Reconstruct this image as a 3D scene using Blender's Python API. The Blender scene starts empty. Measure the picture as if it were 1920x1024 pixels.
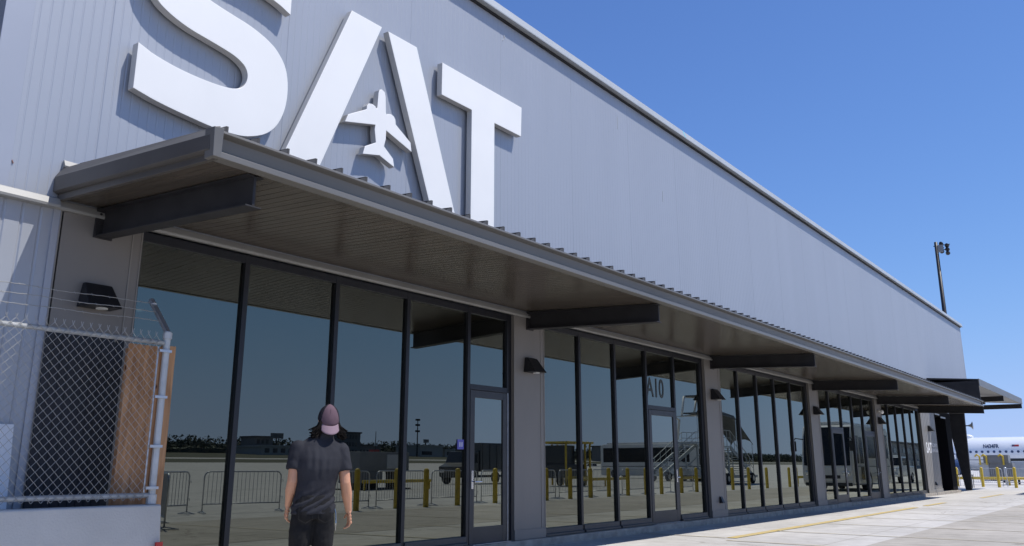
import bpy, bmesh, math, random
from mathutils import Vector, Matrix, noise
random.seed(7)
R = math.radians
sc = bpy.context.scene
COL = sc.collection

# ------------------------------------------------------------------ helpers
def tag(o, label=None, cat=None, group=None, kind=None):
    if label: o['label'] = label
    if cat: o['category'] = cat
    if group: o['group'] = group
    if kind: o['kind'] = kind
    return o

def empty(name, loc, rz=0.0, label=None, cat=None, group=None):
    o = bpy.data.objects.new(name, None); COL.objects.link(o)
    o.location = loc; o.rotation_euler = (0, 0, rz)
    return tag(o, label, cat, group)

class MB:
    def __init__(s): s.v = []; s.f = []; s.sm = False
    def add(s, vs, fs):
        n = len(s.v); s.v += [tuple(v) for v in vs]; s.f += [tuple(n + i for i in f) for f in fs]; return s
    def box(s, x0, x1, y0, y1, z0, z1):
        return s.add([(x0,y0,z0),(x1,y0,z0),(x1,y1,z0),(x0,y1,z0),(x0,y0,z1),(x1,y0,z1),(x1,y1,z1),(x0,y1,z1)],
                     [(0,3,2,1),(4,5,6,7),(0,1,5,4),(1,2,6,5),(2,3,7,6),(3,0,4,7)])
    def hexa(s, p):  # 8 points: bottom 4 ccw, top 4 ccw
        return s.add(p, [(0,3,2,1),(4,5,6,7),(0,1,5,4),(1,2,6,5),(2,3,7,6),(3,0,4,7)])
    def beam(s, a, b, w, h=None):
        a = Vector(a); b = Vector(b); h = h or w; d = (b-a).normalized()
        u = Vector((0,0,1)) if abs(d.z) < .99 else Vector((0,1,0))
        x = d.cross(u).normalized()*w/2; y = x.cross(d).normalized()*h/2
        return s.hexa([a-x-y, a+x-y, b+x-y, b-x-y, a-x+y, a+x+y, b+x+y, b-x+y])
    def tube(s, pts, r, n=8, caps=True):
        pts = [Vector(p) for p in pts]; rr = r if isinstance(r, (list, tuple)) else [r]*len(pts)
        base = len(s.v); prev = None
        for i, p in enumerate(pts):
            if i == 0: d = pts[1]-p
            elif i == len(pts)-1: d = p-pts[i-1]
            else: d = (pts[i+1]-p).normalized()+(p-pts[i-1]).normalized()
            d.normalize()
            if prev is None:
                u = Vector((0,0,1)) if abs(d.z) < .9 else Vector((1,0,0)); x = d.cross(u).normalized()
            else: x = (prev-d*prev.dot(d)).normalized()
            prev = x; y = d.cross(x)
            for k in range(n):
                a = 2*math.pi*k/n; s.v.append(tuple(p+(x*math.cos(a)+y*math.sin(a))*rr[i]))
        for i in range(len(pts)-1):
            for k in range(n):
                k2 = (k+1) % n
                s.f.append((base+i*n+k, base+i*n+k2, base+(i+1)*n+k2, base+(i+1)*n+k))
        if caps:
            s.f.append(tuple(base+k for k in range(n))[::-1]); s.f.append(tuple(base+(len(pts)-1)*n+k for k in range(n)))
        return s
    def rings(s, rs, n=24):   # horizontal super-ellipse rings (cx,cy,cz,rx,ry)
        base = len(s.v)
        for (cx,cy,cz,rx,ry) in rs:
            for k in range(n):
                a = 2*math.pi*k/n; c, q = math.cos(a), math.sin(a)
                s.v.append((cx+rx*math.copysign(abs(c)**.85,c), cy+ry*math.copysign(abs(q)**.85,q), cz))
        for i in range(len(rs)-1):
            for k in range(n):
                k2 = (k+1) % n
                s.f.append((base+i*n+k, base+i*n+k2, base+(i+1)*n+k2, base+(i+1)*n+k))
        s.f.append(tuple(base+k for k in range(n))[::-1]); s.f.append(tuple(base+(len(rs)-1)*n+k for k in range(n)))
        return s
    def prism(s, poly, to3, d0, d1):  # poly 2d, to3(u,v,d)->xyz
        n = len(poly); base = len(s.v)
        for d in (d0, d1):
            for (u,v) in poly: s.v.append(tuple(to3(u,v,d)))
        s.f.append(tuple(base+i for i in range(n))[::-1]); s.f.append(tuple(base+n+i for i in range(n)))
        for i in range(n):
            j = (i+1) % n; s.f.append((base+i, base+j, base+n+j, base+n+i))
        return s
    def ball(s, c, rx, ry=None, rz=None, n=16, m=10):
        ry = ry or rx; rz = rz or rx; c = Vector(c); base = len(s.v)
        s.v.append((c.x,c.y,c.z-rz))
        for i in range(1, m):
            t = math.pi*i/m
            for k in range(n):
                a = 2*math.pi*k/n
                s.v.append((c.x+rx*math.sin(t)*math.cos(a), c.y+ry*math.sin(t)*math.sin(a), c.z-rz*math.cos(t)))
        s.v.append((c.x,c.y,c.z+rz)); top = len(s.v)-1
        for k in range(n):
            k2 = (k+1) % n
            s.f.append((base, base+1+k2, base+1+k)); s.f.append((top, base+1+(m-2)*n+k, base+1+(m-2)*n+k2))
            for i in range(m-2):
                s.f.append((base+1+i*n+k, base+1+i*n+k2, base+1+(i+1)*n+k2, base+1+(i+1)*n+k))
        return s
    def build(s, name, mat, parent=None, smooth=False, bevel=0, seg=2, fix=True, label=None):
        me = bpy.data.meshes.new(name); me.from_pydata(s.v, [], s.f); me.update()
        if fix:
            bm = bmesh.new(); bm.from_mesh(me); bmesh.ops.recalc_face_normals(bm, faces=bm.faces[:]); bm.to_mesh(me); bm.free()
        if smooth:
            for p in me.polygons: p.use_smooth = True
        o = bpy.data.objects.new(name, me); COL.objects.link(o)
        if mat: me.materials.append(mat)
        if parent: o.parent = parent
        if bevel:
            b = o.modifiers.new('bevel', 'BEVEL'); b.width = bevel; b.segments = seg; b.limit_method = 'ANGLE'; b.angle_limit = R(35)
        if label: o['label'] = label
        return o

def copy_tree(o, parent=None):
    c = o.copy(); COL.objects.link(c)
    if parent: c.parent = parent
    for ch in [x for x in bpy.data.objects if x.parent == o]: copy_tree(ch, c)
    return c

def text_mesh(txt, size, name, mat, parent, origin, ux, uz, depth=.004, align='LEFT', bold=0.0, squeeze=1.0):
    cu = bpy.data.curves.new(name, 'FONT'); cu.body = txt; cu.size = size; cu.extrude = depth; cu.align_x = align
    cu.offset = bold; cu.resolution_u = 3; cu.space_line = .9
    o = bpy.data.objects.new('tmp', cu); COL.objects.link(o)
    dg = bpy.context.evaluated_depsgraph_get(); me = bpy.data.meshes.new_from_object(o.evaluated_get(dg))
    bpy.data.objects.remove(o)
    ux = Vector(ux); uz = Vector(uz); un = ux.cross(uz); og = Vector(origin)
    for v in me.vertices: v.co = og+ux*v.co.x*squeeze+uz*v.co.y+un*v.co.z
    me.materials.clear(); me.materials.append(mat); me.name = name
    o = bpy.data.objects.new(name, me); COL.objects.link(o)
    if parent: o.parent = parent
    return o

# ------------------------------------------------------------------ materials
def mat(name, col, rough=.5, metal=0.0, var=.0, scale=4.0, bump=0.0, bscale=40.0, spec=.5, coat=0.0, col2=None, stretch=None, detail=5.0):
    m = bpy.data.materials.new(name); m.use_nodes = True; nt = m.node_tree; b = nt.nodes['Principled BSDF']
    b.inputs['Base Color'].default_value = (*col, 1); b.inputs['Roughness'].default_value = rough
    b.inputs['Metallic'].default_value = metal; b.inputs['Specular IOR Level'].default_value = spec
    b.inputs['Coat Weight'].default_value = coat
    tc = nt.nodes.new('ShaderNodeTexCoord'); mp = nt.nodes.new('ShaderNodeMapping')
    nt.links.new(tc.outputs['Object'], mp.inputs['Vector'])
    if stretch: mp.inputs['Scale'].default_value = stretch
    if var or col2:
        n = nt.nodes.new('ShaderNodeTexNoise'); n.inputs['Scale'].default_value = scale; n.inputs['Detail'].default_value = detail
        nt.links.new(mp.outputs[0], n.inputs['Vector'])
        r = nt.nodes.new('ShaderNodeValToRGB'); e = r.color_ramp.elements; e[0].position = .3; e[1].position = .7
        c2 = col2 or tuple(c*(1-var) for c in col); c1 = col if col2 else tuple(min(1, c*(1+var)) for c in col)
        e[0].color = (*c2, 1); e[1].color = (*c1, 1)
        nt.links.new(n.outputs['Fac'], r.inputs[0]); nt.links.new(r.outputs[0], b.inputs['Base Color'])
    if bump:
        n2 = nt.nodes.new('ShaderNodeTexNoise'); n2.inputs['Scale'].default_value = bscale; n2.inputs['Detail'].default_value = 4
        nt.links.new(mp.outputs[0], n2.inputs['Vector'])
        bp = nt.nodes.new('ShaderNodeBump'); bp.inputs['Strength'].default_value = bump; bp.inputs['Distance'].default_value = .02
        nt.links.new(n2.outputs['Fac'], bp.inputs['Height']); nt.links.new(bp.outputs[0], b.inputs['Normal'])
    return m

def glass_mat(name, refl, tint=(.05,.068,.07), gl=(.95,1.0,.86)):
    m = bpy.data.materials.new(name); m.use_nodes = True; nt = m.node_tree; nt.nodes.clear()
    out = nt.nodes.new('ShaderNodeOutputMaterial'); mx = nt.nodes.new('ShaderNodeMixShader')
    tr = nt.nodes.new('ShaderNodeBsdfTransparent'); tr.inputs[0].default_value = (*tint, 1)
    g = nt.nodes.new('ShaderNodeBsdfGlossy'); g.inputs['Roughness'].default_value = 0.0; g.inputs[0].default_value = (*gl, 1)
    fr = nt.nodes.new('ShaderNodeFresnel'); fr.inputs[0].default_value = 1.5
    mr = nt.nodes.new('ShaderNodeMapRange'); mr.inputs[1].default_value = .04; mr.inputs[2].default_value = 1; mr.inputs[3].default_value = refl; mr.inputs[4].default_value = 1
    nt.links.new(fr.outputs[0], mr.inputs[0]); nt.links.new(mr.outputs[0], mx.inputs[0])
    # very slight waviness of real panes
    tc = nt.nodes.new('ShaderNodeTexCoord'); n = nt.nodes.new('ShaderNodeTexNoise'); n.inputs['Scale'].default_value = .9; n.inputs['Detail'].default_value = 1
    bp = nt.nodes.new('ShaderNodeBump'); bp.inputs['Strength'].default_value = .12; bp.inputs['Distance'].default_value = .001
    nt.links.new(tc.outputs['Object'], n.inputs['Vector']); nt.links.new(n.outputs['Fac'], bp.inputs['Height']); nt.links.new(bp.outputs[0], g.inputs['Normal'])
    nt.links.new(tr.outputs[0], mx.inputs[1]); nt.links.new(g.outputs[0], mx.inputs[2]); # thin uneven film of dust on the outside
    d = nt.nodes.new('ShaderNodeBsdfDiffuse'); d.inputs[0].default_value = (.42,.41,.38,1)
    n2 = nt.nodes.new('ShaderNodeTexNoise'); n2.inputs['Scale'].default_value = 1.7; n2.inputs['Detail'].default_value = 7
    m2 = nt.nodes.new('ShaderNodeMapRange'); m2.inputs[1].default_value = .35; m2.inputs[2].default_value = .75; m2.inputs[3].default_value = .002; m2.inputs[4].default_value = .018
    nt.links.new(tc.outputs['Object'], n2.inputs['Vector']); nt.links.new(n2.outputs['Fac'], m2.inputs[0])
    mx2 = nt.nodes.new('ShaderNodeMixShader'); nt.links.new(m2.outputs[0], mx2.inputs[0]); nt.links.new(mx.outputs[0], mx2.inputs[1]); nt.links.new(d.outputs[0], mx2.inputs[2])
    nt.links.new(mx2.outputs[0], out.inputs[0])
    return m

def emit(name, col, st):
    m = bpy.data.materials.new(name); m.use_nodes = True; b = m.node_tree.nodes['Principled BSDF']
    b.inputs['Emission Color'].default_value = (*col, 1); b.inputs['Emission Strength'].default_value = st; return m

M = dict(
    wall=mat('wall_paint', (.385,.405,.445), .44, .25, .025, .9, spec=.5, stretch=(1.3,1,.15), detail=6),
    wallsmooth=mat('corner_trim_paint', (.38,.40,.45), .42, .25, .04, 1.0),
    cap=mat('parapet_metal', (.40,.42,.43), .45, .1, .06, 1.2),
    flash=mat('flashing_metal', (.30,.295,.28), .5, .1, .08, 2),
    bronze=mat('bronze_metal', (.095,.086,.076), .42, .15, .12, 2.5, stretch=(.3,1,1)),
    gutter=mat('gutter_metal', (.155,.148,.136), .40, .15, .12, 1.5, bump=.12, bscale=3.0, stretch=(.25,1,1), spec=.5),
    soffit=mat('soffit_metal', (.086,.072,.058), .26, .0, .20, 3.0, stretch=(3,.3,1), spec=.28),
    steel=mat('dark_steel', (.027,.026,.028), .55, .0, .2, 4, spec=.3),
    pillar=mat('pillar_cladding', (.20,.185,.170), .5, .05, .06, 1.6, stretch=(1,1,.4)),
    panel=mat('ribbed_panel_paint', (.25,.235,.215), .45, .1, .08, 2.0, stretch=(1,1,.3)),
    frame=mat('window_frame_metal', (.020,.021,.026), .38, .3, .1, 6),
    doorm=mat('door_frame_metal', (.040,.041,.046), .40, .3, .1, 6),
    sill=mat('sill_metal', (.07,.068,.068), .45, .25, .15, 5),
    white=mat('white_sign_face', (.87,.86,.83), .38, 0, .02, 1.3),
    whiteedge=mat('sign_return', (.55,.54,.52), .5),
    black=mat('black_paint', (.012,.012,.014), .45),
    nearblack=mat('recess_shade_black', (.006,.006,.008), .9, spec=.1),  # canopy shade over the far opening, put into the base colour
    conc=mat('curb_concrete', (.34,.305,.26), .85, 0, .25, 6, bump=.4, bscale=30),
    barrier=mat('barrier_concrete', (.53,.51,.475), .85, 0, .10, 1.4, bump=.22, bscale=55, detail=9),
    galv=mat('galvanised_steel', (.50,.52,.55), .38, .75, .12, 12),
    rail=mat('painted_pipe', (.50,.51,.51), .45, .2, .15, 6),
    wire=mat('galvanised_wire', (.36,.36,.35), .5, .2, .1, 20),
    yellow=mat('yellow_paint', (.62,.44,.04), .5, 0, .12, 6),
    paleline=mat('worn_yellow_line', (.60,.52,.36), .8, 0, 0, 3, col2=(.54,.50,.41)),
    line=mat('yellow_line_paint', (.66,.47,.13), .8, 0, 0, 3, col2=(.50,.43,.27)),
    bluish=mat('slate_blue_panel', (.030,.045,.095), .5),
    tan=mat('interior_wall', (.25,.25,.25), .8),
    ifloor=mat('interior_floor', (.12,.12,.12), .5),
    rubber=mat('tyre_rubber', (.02,.02,.02), .8),
    chrome=mat('chrome', (.7,.7,.72), .15, 1.0),
    coachwhite=mat('coach_white', (.62,.62,.61), .25, 0, .03, 1, coat=.5),
    coachdark=mat('coach_dark_glass', (.006,.007,.009), .12, 0, spec=.25),
    red=mat('red_reflector', (.45,.03,.03), .4),
    greybox=mat('grey_equipment', (.20,.21,.22), .6, 0, .1, 2),
    greylight=mat('light_grey_equipment', (.50,.53,.56), .5, 0, .06, 2),
    darkbody=mat('dark_vehicle_paint', (.02,.025,.03), .35, .0, .1, 1, coat=.3),
    stairmetal=mat('stair_metal', (.42,.45,.47), .4, .4, .1, 3),
    canvas=mat('stair_canvas', (.10,.11,.115), .7, 0, .1, 3),
    aircraft=mat('aircraft_white', (.80,.82,.84), .28, 0, .02, .5, coat=.4),
    aircraftblue=mat('aircraft_blue', (.10,.30,.55), .35),
    aircraftpale=mat('aircraft_pale_blue', (.35,.45,.72), .35),
    navy=mat('aircraft_navy', (.03,.06,.14), .35),
    bld=mat('building_paint', (.16,.17,.18), .8, 0, .1, .2),
    bldlight=mat('building_light_paint', (.42,.43,.42), .8, 0, .05, .2),
    asphroof=mat('roof_grey', (.08,.08,.085), .7),
    leaf=mat('far_leaves', (.045,.062,.038), .8, 0, .35, .15),
    bark=mat('bark', (.08,.06,.05), .9),
    glassfar=mat('far_window_glass', (.02,.03,.04), .15),
    blueSign=mat('blue_sign', (.10,.10,.42), .4),
    paper=mat('white_paper', (.75,.78,.78), .7),
    decal=mat('dark_decal', (.045,.055,.06), .7),
    whitedecal=mat('white_vinyl', (.80,.80,.80), .5),
    glass=glass_mat('reflective_glass', .155),
    doorglass=glass_mat('door_glass', .21),
    rust=mat('rust_mark', (.30,.17,.15), .8),
    led=emit('lamp_emission', (1,.97,.9), 9),
    lens=mat('lamp_lens', (.75,.75,.72), .3),
)
# plywood
def plywood():
    m = bpy.data.materials.new('plywood'); m.use_nodes = True; nt = m.node_tree; b = nt.nodes['Principled BSDF']
    tc = nt.nodes.new('ShaderNodeTexCoord'); mp = nt.nodes.new('ShaderNodeMapping'); mp.inputs['Scale'].default_value = (9,9,.9)
    nt.links.new(tc.outputs['Object'], mp.inputs[0])
    n = nt.nodes.new('ShaderNodeTexNoise'); n.inputs['Scale'].default_value = 2.2; n.inputs['Detail'].default_value = 8; n.inputs['Distortion'].default_value = .7
    nt.links.new(mp.outputs[0], n.inputs['Vector'])
    r = nt.nodes.new('ShaderNodeValToRGB'); e = r.color_ramp.elements; e[0].position = .32; e[0].color = (.30,.145,.062,1); e[1].position = .66; e[1].color = (.56,.31,.155,1)
    nt.links.new(n.outputs['Fac'], r.inputs[0])
    v = nt.nodes.new('ShaderNodeTexVoronoi'); v.inputs['Scale'].default_value = 4.3
    mp2 = nt.nodes.new('ShaderNodeMapping'); mp2.inputs['Scale'].default_value = (1.5,1.5,.8); nt.links.new(tc.outputs['Object'], mp2.inputs[0]); nt.links.new(mp2.outputs[0], v.inputs['Vector'])
    r2 = nt.nodes.new('ShaderNodeValToRGB'); r2.color_ramp.elements[0].position = .06; r2.color_ramp.elements[0].color = (.18,.09,.05,1); r2.color_ramp.elements[1].position = .11; r2.color_ramp.elements[1].color = (1,1,1,1)
    nt.links.new(v.outputs['Distance'], r2.inputs[0])
    mx = nt.nodes.new('ShaderNodeMix'); mx.data_type = 'RGBA'; mx.blend_type = 'MULTIPLY'; mx.inputs[0].default_value = 1
    nt.links.new(r.outputs[0], mx.inputs[6]); nt.links.new(r2.outputs[0], mx.inputs[7]); nt.links.new(mx.outputs[2], b.inputs['Base Color'])
    b.inputs['Roughness'].default_value = .7
    return m
M['ply'] = plywood()

def ground_mat(name, c1, c2, joint, jx, jy, rough=.85):
    m = bpy.data.materials.new(name); m.use_nodes = True; nt = m.node_tree; b = nt.nodes['Principled BSDF']; L = nt.links.new
    tc = nt.nodes.new('ShaderNodeTexCoord')
    def nz(scale, det, st=(1,1,1), dist=0):
        mp = nt.nodes.new('ShaderNodeMapping'); mp.inputs['Scale'].default_value = st; L(tc.outputs['Object'], mp.inputs[0])
        n = nt.nodes.new('ShaderNodeTexNoise'); n.inputs['Scale'].default_value = scale; n.inputs['Detail'].default_value = det; n.inputs['Distortion'].default_value = dist
        L(mp.outputs[0], n.inputs['Vector']); return n
    a = nz(.28, 7, (1,1.6,1), .6); bb = nz(3.2, 6); c = nz(60, 3)
    def ramp(n, p0, p1, q0, q1):
        r = nt.nodes.new('ShaderNodeValToRGB'); e = r.color_ramp.elements; e[0].position = p0; e[1].position = p1; e[0].color = (*q0,1); e[1].color = (*q1,1); L(n.outputs['Fac'], r.inputs[0]); return r
    r1 = ramp(a, .35, .65, c2, c1); r2 = ramp(bb, .3, .7, (.86,.85,.84), (1.06,1.06,1.06)); r3 = ramp(c, .3, .7, (.93,.93,.93), (1.05,1.05,1.05))
    def mul(x, y):
        k = nt.nodes.new('ShaderNodeMix'); k.data_type = 'RGBA'; k.blend_type = 'MULTIPLY'; k.inputs[0].default_value = 1; L(x, k.inputs[6]); L(y, k.inputs[7]); return k.outputs[2]
    o = mul(mul(r1.outputs[0], r2.outputs[0]), r3.outputs[0])
    st = nz(1.1, 8, (1,1,1), 1.2); o = mul(o, ramp(st, .24, .36, (.62,.60,.57), (1,1,1)).outputs[0])
    vo = nt.nodes.new('ShaderNodeTexVoronoi'); vo.feature = 'DISTANCE_TO_EDGE'; vo.inputs['Scale'].default_value = .17
    wn_ = nz(1.5, 5); va = nt.nodes.new('ShaderNodeVectorMath'); va.operation = 'MULTIPLY_ADD'; va.inputs[1].default_value = (.9,.9,0); L(wn_.outputs['Color'], va.inputs[0]); L(tc.outputs['Object'], va.inputs[2]); L(va.outputs[0], vo.inputs['Vector'])
    rc = nt.nodes.new('ShaderNodeValToRGB'); rc.color_ramp.elements[0].position = .0012; rc.color_ramp.elements[0].color = (.55,.53,.5,1); rc.color_ramp.elements[1].position = .004; rc.color_ramp.elements[1].color = (1,1,1,1)
    L(vo.outputs['Distance'], rc.inputs[0]); o = mul(o, rc.outputs[0])
    sp = nt.nodes.new('ShaderNodeSeparateXYZ'); L(tc.outputs['Object'], sp.inputs[0])
    for ax, per in ((0, jx), (1, jy)):
        if not per: continue
        d = nt.nodes.new('ShaderNodeMath'); d.operation = 'PINGPONG'; d.inputs[1].default_value = per/2; L(sp.outputs[ax], d.inputs[0])
        r = nt.nodes.new('ShaderNodeMapRange'); r.inputs[1].default_value = .008; r.inputs[2].default_value = .02; L(d.outputs[0], r.inputs[0])
        cr = nt.nodes.new('ShaderNodeMix'); cr.data_type = 'RGBA'; cr.inputs[6].default_value = (*joint,1); L(r.outputs[0], cr.inputs[0]); cr.inputs[7].default_value = (1,1,1,1)
        o = mul(o, cr.outputs[2])
    L(o, b.inputs['Base Color']); b.inputs['Roughness'].default_value = rough
    bp = nt.nodes.new('ShaderNodeBump'); bp.inputs['Strength'].default_value = .25; bp.inputs['Distance'].default_value = .01; L(c.outputs['Fac'], bp.inputs['Height']); L(bp.outputs[0], b.inputs['Normal'])
    return m
M['apron'] = ground_mat('apron_concrete', (.63,.605,.565), (.52,.50,.465), (.72,.70,.67), 4.6, 4.6)
M['lane'] = ground_mat('lane_concrete', (.49,.452,.395), (.40,.37,.32), (.55,.53,.5), 5.2, 5.4)
M['grass'] = ground_mat('dry_grass', (.105,.10,.055), (.075,.078,.042), (1,1,1), 0, 0, .95)

# ------------------------------------------------------------------ camera
Rm = ((0.59198673, 0.20215358, 0.78018308), (-0.80594765, 0.14885928, 0.57296536), (-0.0003105, -0.96797461, 0.25104792))
cam = bpy.data.cameras.new('camera'); co = bpy.data.objects.new('camera', cam); COL.objects.link(co)
mw = Matrix.Identity(4)
for i in range(3):
    mw[i][0] = Rm[i][0]; mw[i][1] = -Rm[i][1]; mw[i][2] = -Rm[i][2]
mw[2][3] = 1.22; co.matrix_world = mw
cam.sensor_width = 36; cam.lens = 1617.07/1920*36; cam.shift_y = (455-512)/1920; cam.clip_start = .05; cam.clip_end = 6000
sc.camera = co

# ------------------------------------------------------------------ light
w = bpy.data.worlds.new('World'); sc.world = w; w.use_nodes = True; nt = w.node_tree
sky = nt.nodes.new('ShaderNodeTexSky'); sky.sky_type = 'NISHITA'; sky.sun_disc = False
sd = Vector((.25,-.49,1.0)).normalized()
sky.sun_elevation = math.asin(sd.z); sky.sun_rotation = math.atan2(sd.x, sd.y)
sky.air_density = 1.0; sky.dust_density = 0; sky.ozone_density = 6.0; sky.altitude = 2500
bg = nt.nodes['Background']; bg.inputs[1].default_value = .15
# clear Texas sky: deeper blue overhead, soft shoulder so the horizon stays blue instead of white
sep = nt.nodes.new('ShaderNodeSeparateColor'); com = nt.nodes.new('ShaderNodeCombineColor'); nt.links.new(sky.outputs[0], sep.inputs[0])
def mth(op, a, b):
    n = nt.nodes.new('ShaderNodeMath'); n.operation = op
    for i, q in enumerate((a, b)):
        if isinstance(q, (int, float)): n.inputs[i].default_value = q
        else: nt.links.new(q, n.inputs[i])
    return n.outputs[0]
for i, (ga, lim) in enumerate(((.95,.47/.15),(1.09,.62/.15),(1.40,1.02/.15))):
    c = mth('MULTIPLY', sep.outputs[i], ga)
    nt.links.new(mth('DIVIDE', c, mth('POWER', mth('ADD', 1.0, mth('POWER', mth('DIVIDE', c, lim), 3.0)), 1/3)), com.inputs[i])
nt.links.new(com.outputs[0], bg.inputs[0])
sl = bpy.data.lights.new('sun', 'SUN'); so = bpy.data.objects.new('sun', sl); COL.objects.link(so)
sl.energy = 4.4; sl.angle = R(.53); sl.color = (1,.965,.915); so.rotation_euler = sd.to_track_quat('Z','Y').to_euler(); so.location = (0,0,30)
vs = sc.view_settings; vs.view_transform = 'Standard'; vs.look = 'None'; vs.gamma = 1; vs.exposure = 0
sc.cycles.use_denoising = True; sc.cycles.max_bounces = 8; sc.cycles.transparent_max_bounces = 16
sc.cycles.sample_clamp_indirect = 6; sc.cycles.caustics_reflective = False; sc.cycles.caustics_refractive = False

# ------------------------------------------------------------------ ground
def gz(y): return 0 if y > -40 else ((-y-40)*.0145 if y > -200 else 2.32+(-y-200)*.036 if y > -400 else 9.52)
def sheet(name, m, x0, x1, ys, dz, label=None):
    b = MB(); n = len(ys); xs = [x0, x1]
    vs = [(x, y, gz(y)+dz) for y in ys for x in xs]
    fs = [(2*i, 2*i+1, 2*i+3, 2*i+2) for i in range(n-1)]
    b.add(vs, fs); o = b.build(name, m, fix=False); tag(o, kind='structure')
    for p in o.data.polygons: p.flip() if p.normal.z < 0 else None
    return o
sheet('ground', M['grass'], -3000, 3000, [3000, 40, -40, -200, -400, -3000], -.012)
sheet('apron', M['apron'], -300, 900, [300, -40, -196], 0)
sheet('service_lane', M['lane'], -60, 120, [4.01, -1.6], .004)
sheet('taxiway', M['apron'], -800, 1500, [-236, -250], .01)
lb = [(13.9,27.45,6.03,6.22),(28.7,31.6,6.03,6.22),(37.2,42.5,5.80,5.98),(3.0,9.5,6.03,6.22)]
def stripe(x0,x1,y0,y1,lab,sk=0,m='line'):
    b = MB(); b.add([(x0,y0,0),(x1,y0,0),(x1+sk,y1,0),(x0+sk,y1,0)], [(0,1,2,3)])
    o = b.build('painted_line', M[m]); o.location.z = .009; tag(o, kind='structure'); return o
for t in lb: stripe(*t, '')
for x, y0, y1 in ((13.85,6.22,7.9),(15.9,-1.2,6.08),(13.4,3.4,6.0),(18.6,-1.2,5.95),(21.3,-1.2,5.9),(24.0,-1.2,5.8),(26.8,2.0,5.8),(10.9,-1.0,6.0),(29.5,-1,5.9),(33,-1,5.9)):
    stripe(x, x+.075, y0, y1, '', 0, 'paleline')

# ------------------------------------------------------------------ terminal building
PITCH = 7.0; WY = 7.95; GY = 8.04
T = empty('terminal_building', (0,0,0), 0, 'long grey metal clad terminal with dark glass bays under a bronze canopy', 'building')
# upper cladding: vertical micro-ribbed panels
def ribbed(x0, x1, z0, z1, y, pitch, gw, gd, joint0, jp, jd):
    b = MB(); pts = [(x0, y)]; x = x0+pitch/2
    joints = []
    j = joint0
    while j < x1:
        if j > x0: joints.append(j)
        j += jp
    while x < x1-gw:
        near = [q for q in joints if abs(q-x) < pitch/2]
        d = jd if near else gd; g = gw*1.2 if near else gw
        pts += [(x-g/2, y), (x-g/6, y+d), (x+g/6, y+d), (x+g/2, y)]
        x += pitch
    pts.append((x1, y))
    vs = []; fs = []
    for (px, py) in pts: vs += [(px,py,z0),(px,py,z1)]
    for i in range(len(pts)-1): fs.append((2*i, 2*i+2, 2*i+3, 2*i+1))
    return b.add(vs, fs)
up = ribbed(2.62, 44.45, 3.69, 8.76, WY, .097, .020, .0030, 3.34, 2.134, .0055)
up.box(2.37, 44.5, WY+.05, 26, 3.70, 8.74)
u2 = ribbed(44.45, 50.42, 4.02, 8.76, WY, .097, .020, .0030, 44.45, 2.134, .0055); u2.box(44.5, 50.44, WY+.05, 26, 4.03, 8.74); up.add(u2.v, u2.f)
up.build('upper_wall', M['wall'], T, fix=False)
for a, b2, zb in ((2.37,2.62,3.69),(50.42,50.50,4.02)): MB().box(a, b2, WY-.006, WY+.05, zb, 8.76).build('corner_trim', M['wallsmooth'], T, bevel=.004)
lw = ribbed(-8, 3.10, 0.0, 3.61, WY, .155, .03, .010, 3.34, 9, .014); lw.box(-8, 3.09, WY+.03, 8.6, 0, 3.6); lw.build('lower_wall', M['wall'], T, fix=False)
def prof(b, pts, x0, x1, dy=0.0):   # extrude (y,z) profile along x, far end shifted by dy
    n = len(pts); base = len(b.v)
    for (x, s) in ((x0,0),(x1,dy)):
        for (y,z) in pts: b.v.append((x, y+s, z))
    for i in range(n):
        j = (i+1) % n; b.f.append((base+i, base+j, base+n+j, base+n+i))
    b.f.append(tuple(base+i for i in range(n))[::-1]); b.f.append(tuple(base+n+i for i in range(n)))
    return b
pc = MB(); prof(pc, [(7.90,8.775),(7.80,8.775),(7.80,8.80),(7.86,8.97),(7.90,8.99),(8.25,8.99),(8.25,8.775)], 2.30, 50.56)
pc.build('parapet_cap', M['cap'], T, bevel=.006)
MB().hexa([(16.5,7.797,8.80),(16.54,7.797,8.80),(16.54,7.81,8.80),(16.5,7.81,8.80),(16.5,7.857,8.97),(16.54,7.857,8.97),(16.54,7.87,8.97),(16.5,7.87,8.97)]).build('cap_marker', mat('teal_tape',(.15,.55,.62),.5), T, label='small teal tape mark on the parapet cap')
MB().box(2.40, 50.5, 7.90, WY-.004, 8.74, 8.773).build('cap_dark_strip', M['steel'], T)  # thin dark strip along the gap below the cap
# flashing band over windows and to the left
fl = MB(); prof(fl, [(WY-.004,3.60),(WY-.10,3.60),(WY-.105,3.625),(WY-.075,3.69),(WY-.004,3.715)], -8, 3.05); prof(fl, [(WY-.004,3.60),(WY-.055,3.60),(WY-.06,3.625),(WY-.035,3.69),(WY-.004,3.70)], 3.05, 38.6)
fl.build('head_flashing', M['flash'], T, bevel=.003)
fl2 = MB(); prof(fl2, [(WY-.004,4.02),(WY-.05,4.025),(WY-.055,4.04),(WY-.02,4.10),(WY-.004,4.10)], 3.06, 38.5)
fl2.build('roof_flashing', M['flash'], T)
for (xa,za,xb,zb,c) in ((9.86,8.46,9.80,8.38,'cap'),(9.86,8.46,9.84,8.50,'whitedecal'),(2.62,3.97,2.635,3.94,'rust'),(13.62,8.33,13.62,8.05,'cap'),(15.5,7.2,15.5,6.95,'cap'),(6.1,7.62,6.12,7.5,'cap')):
    MB().beam((xa,WY-.002,za),(xb,WY-.002,zb),.02,.006).build('wall_scuff', M[c], T)
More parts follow.
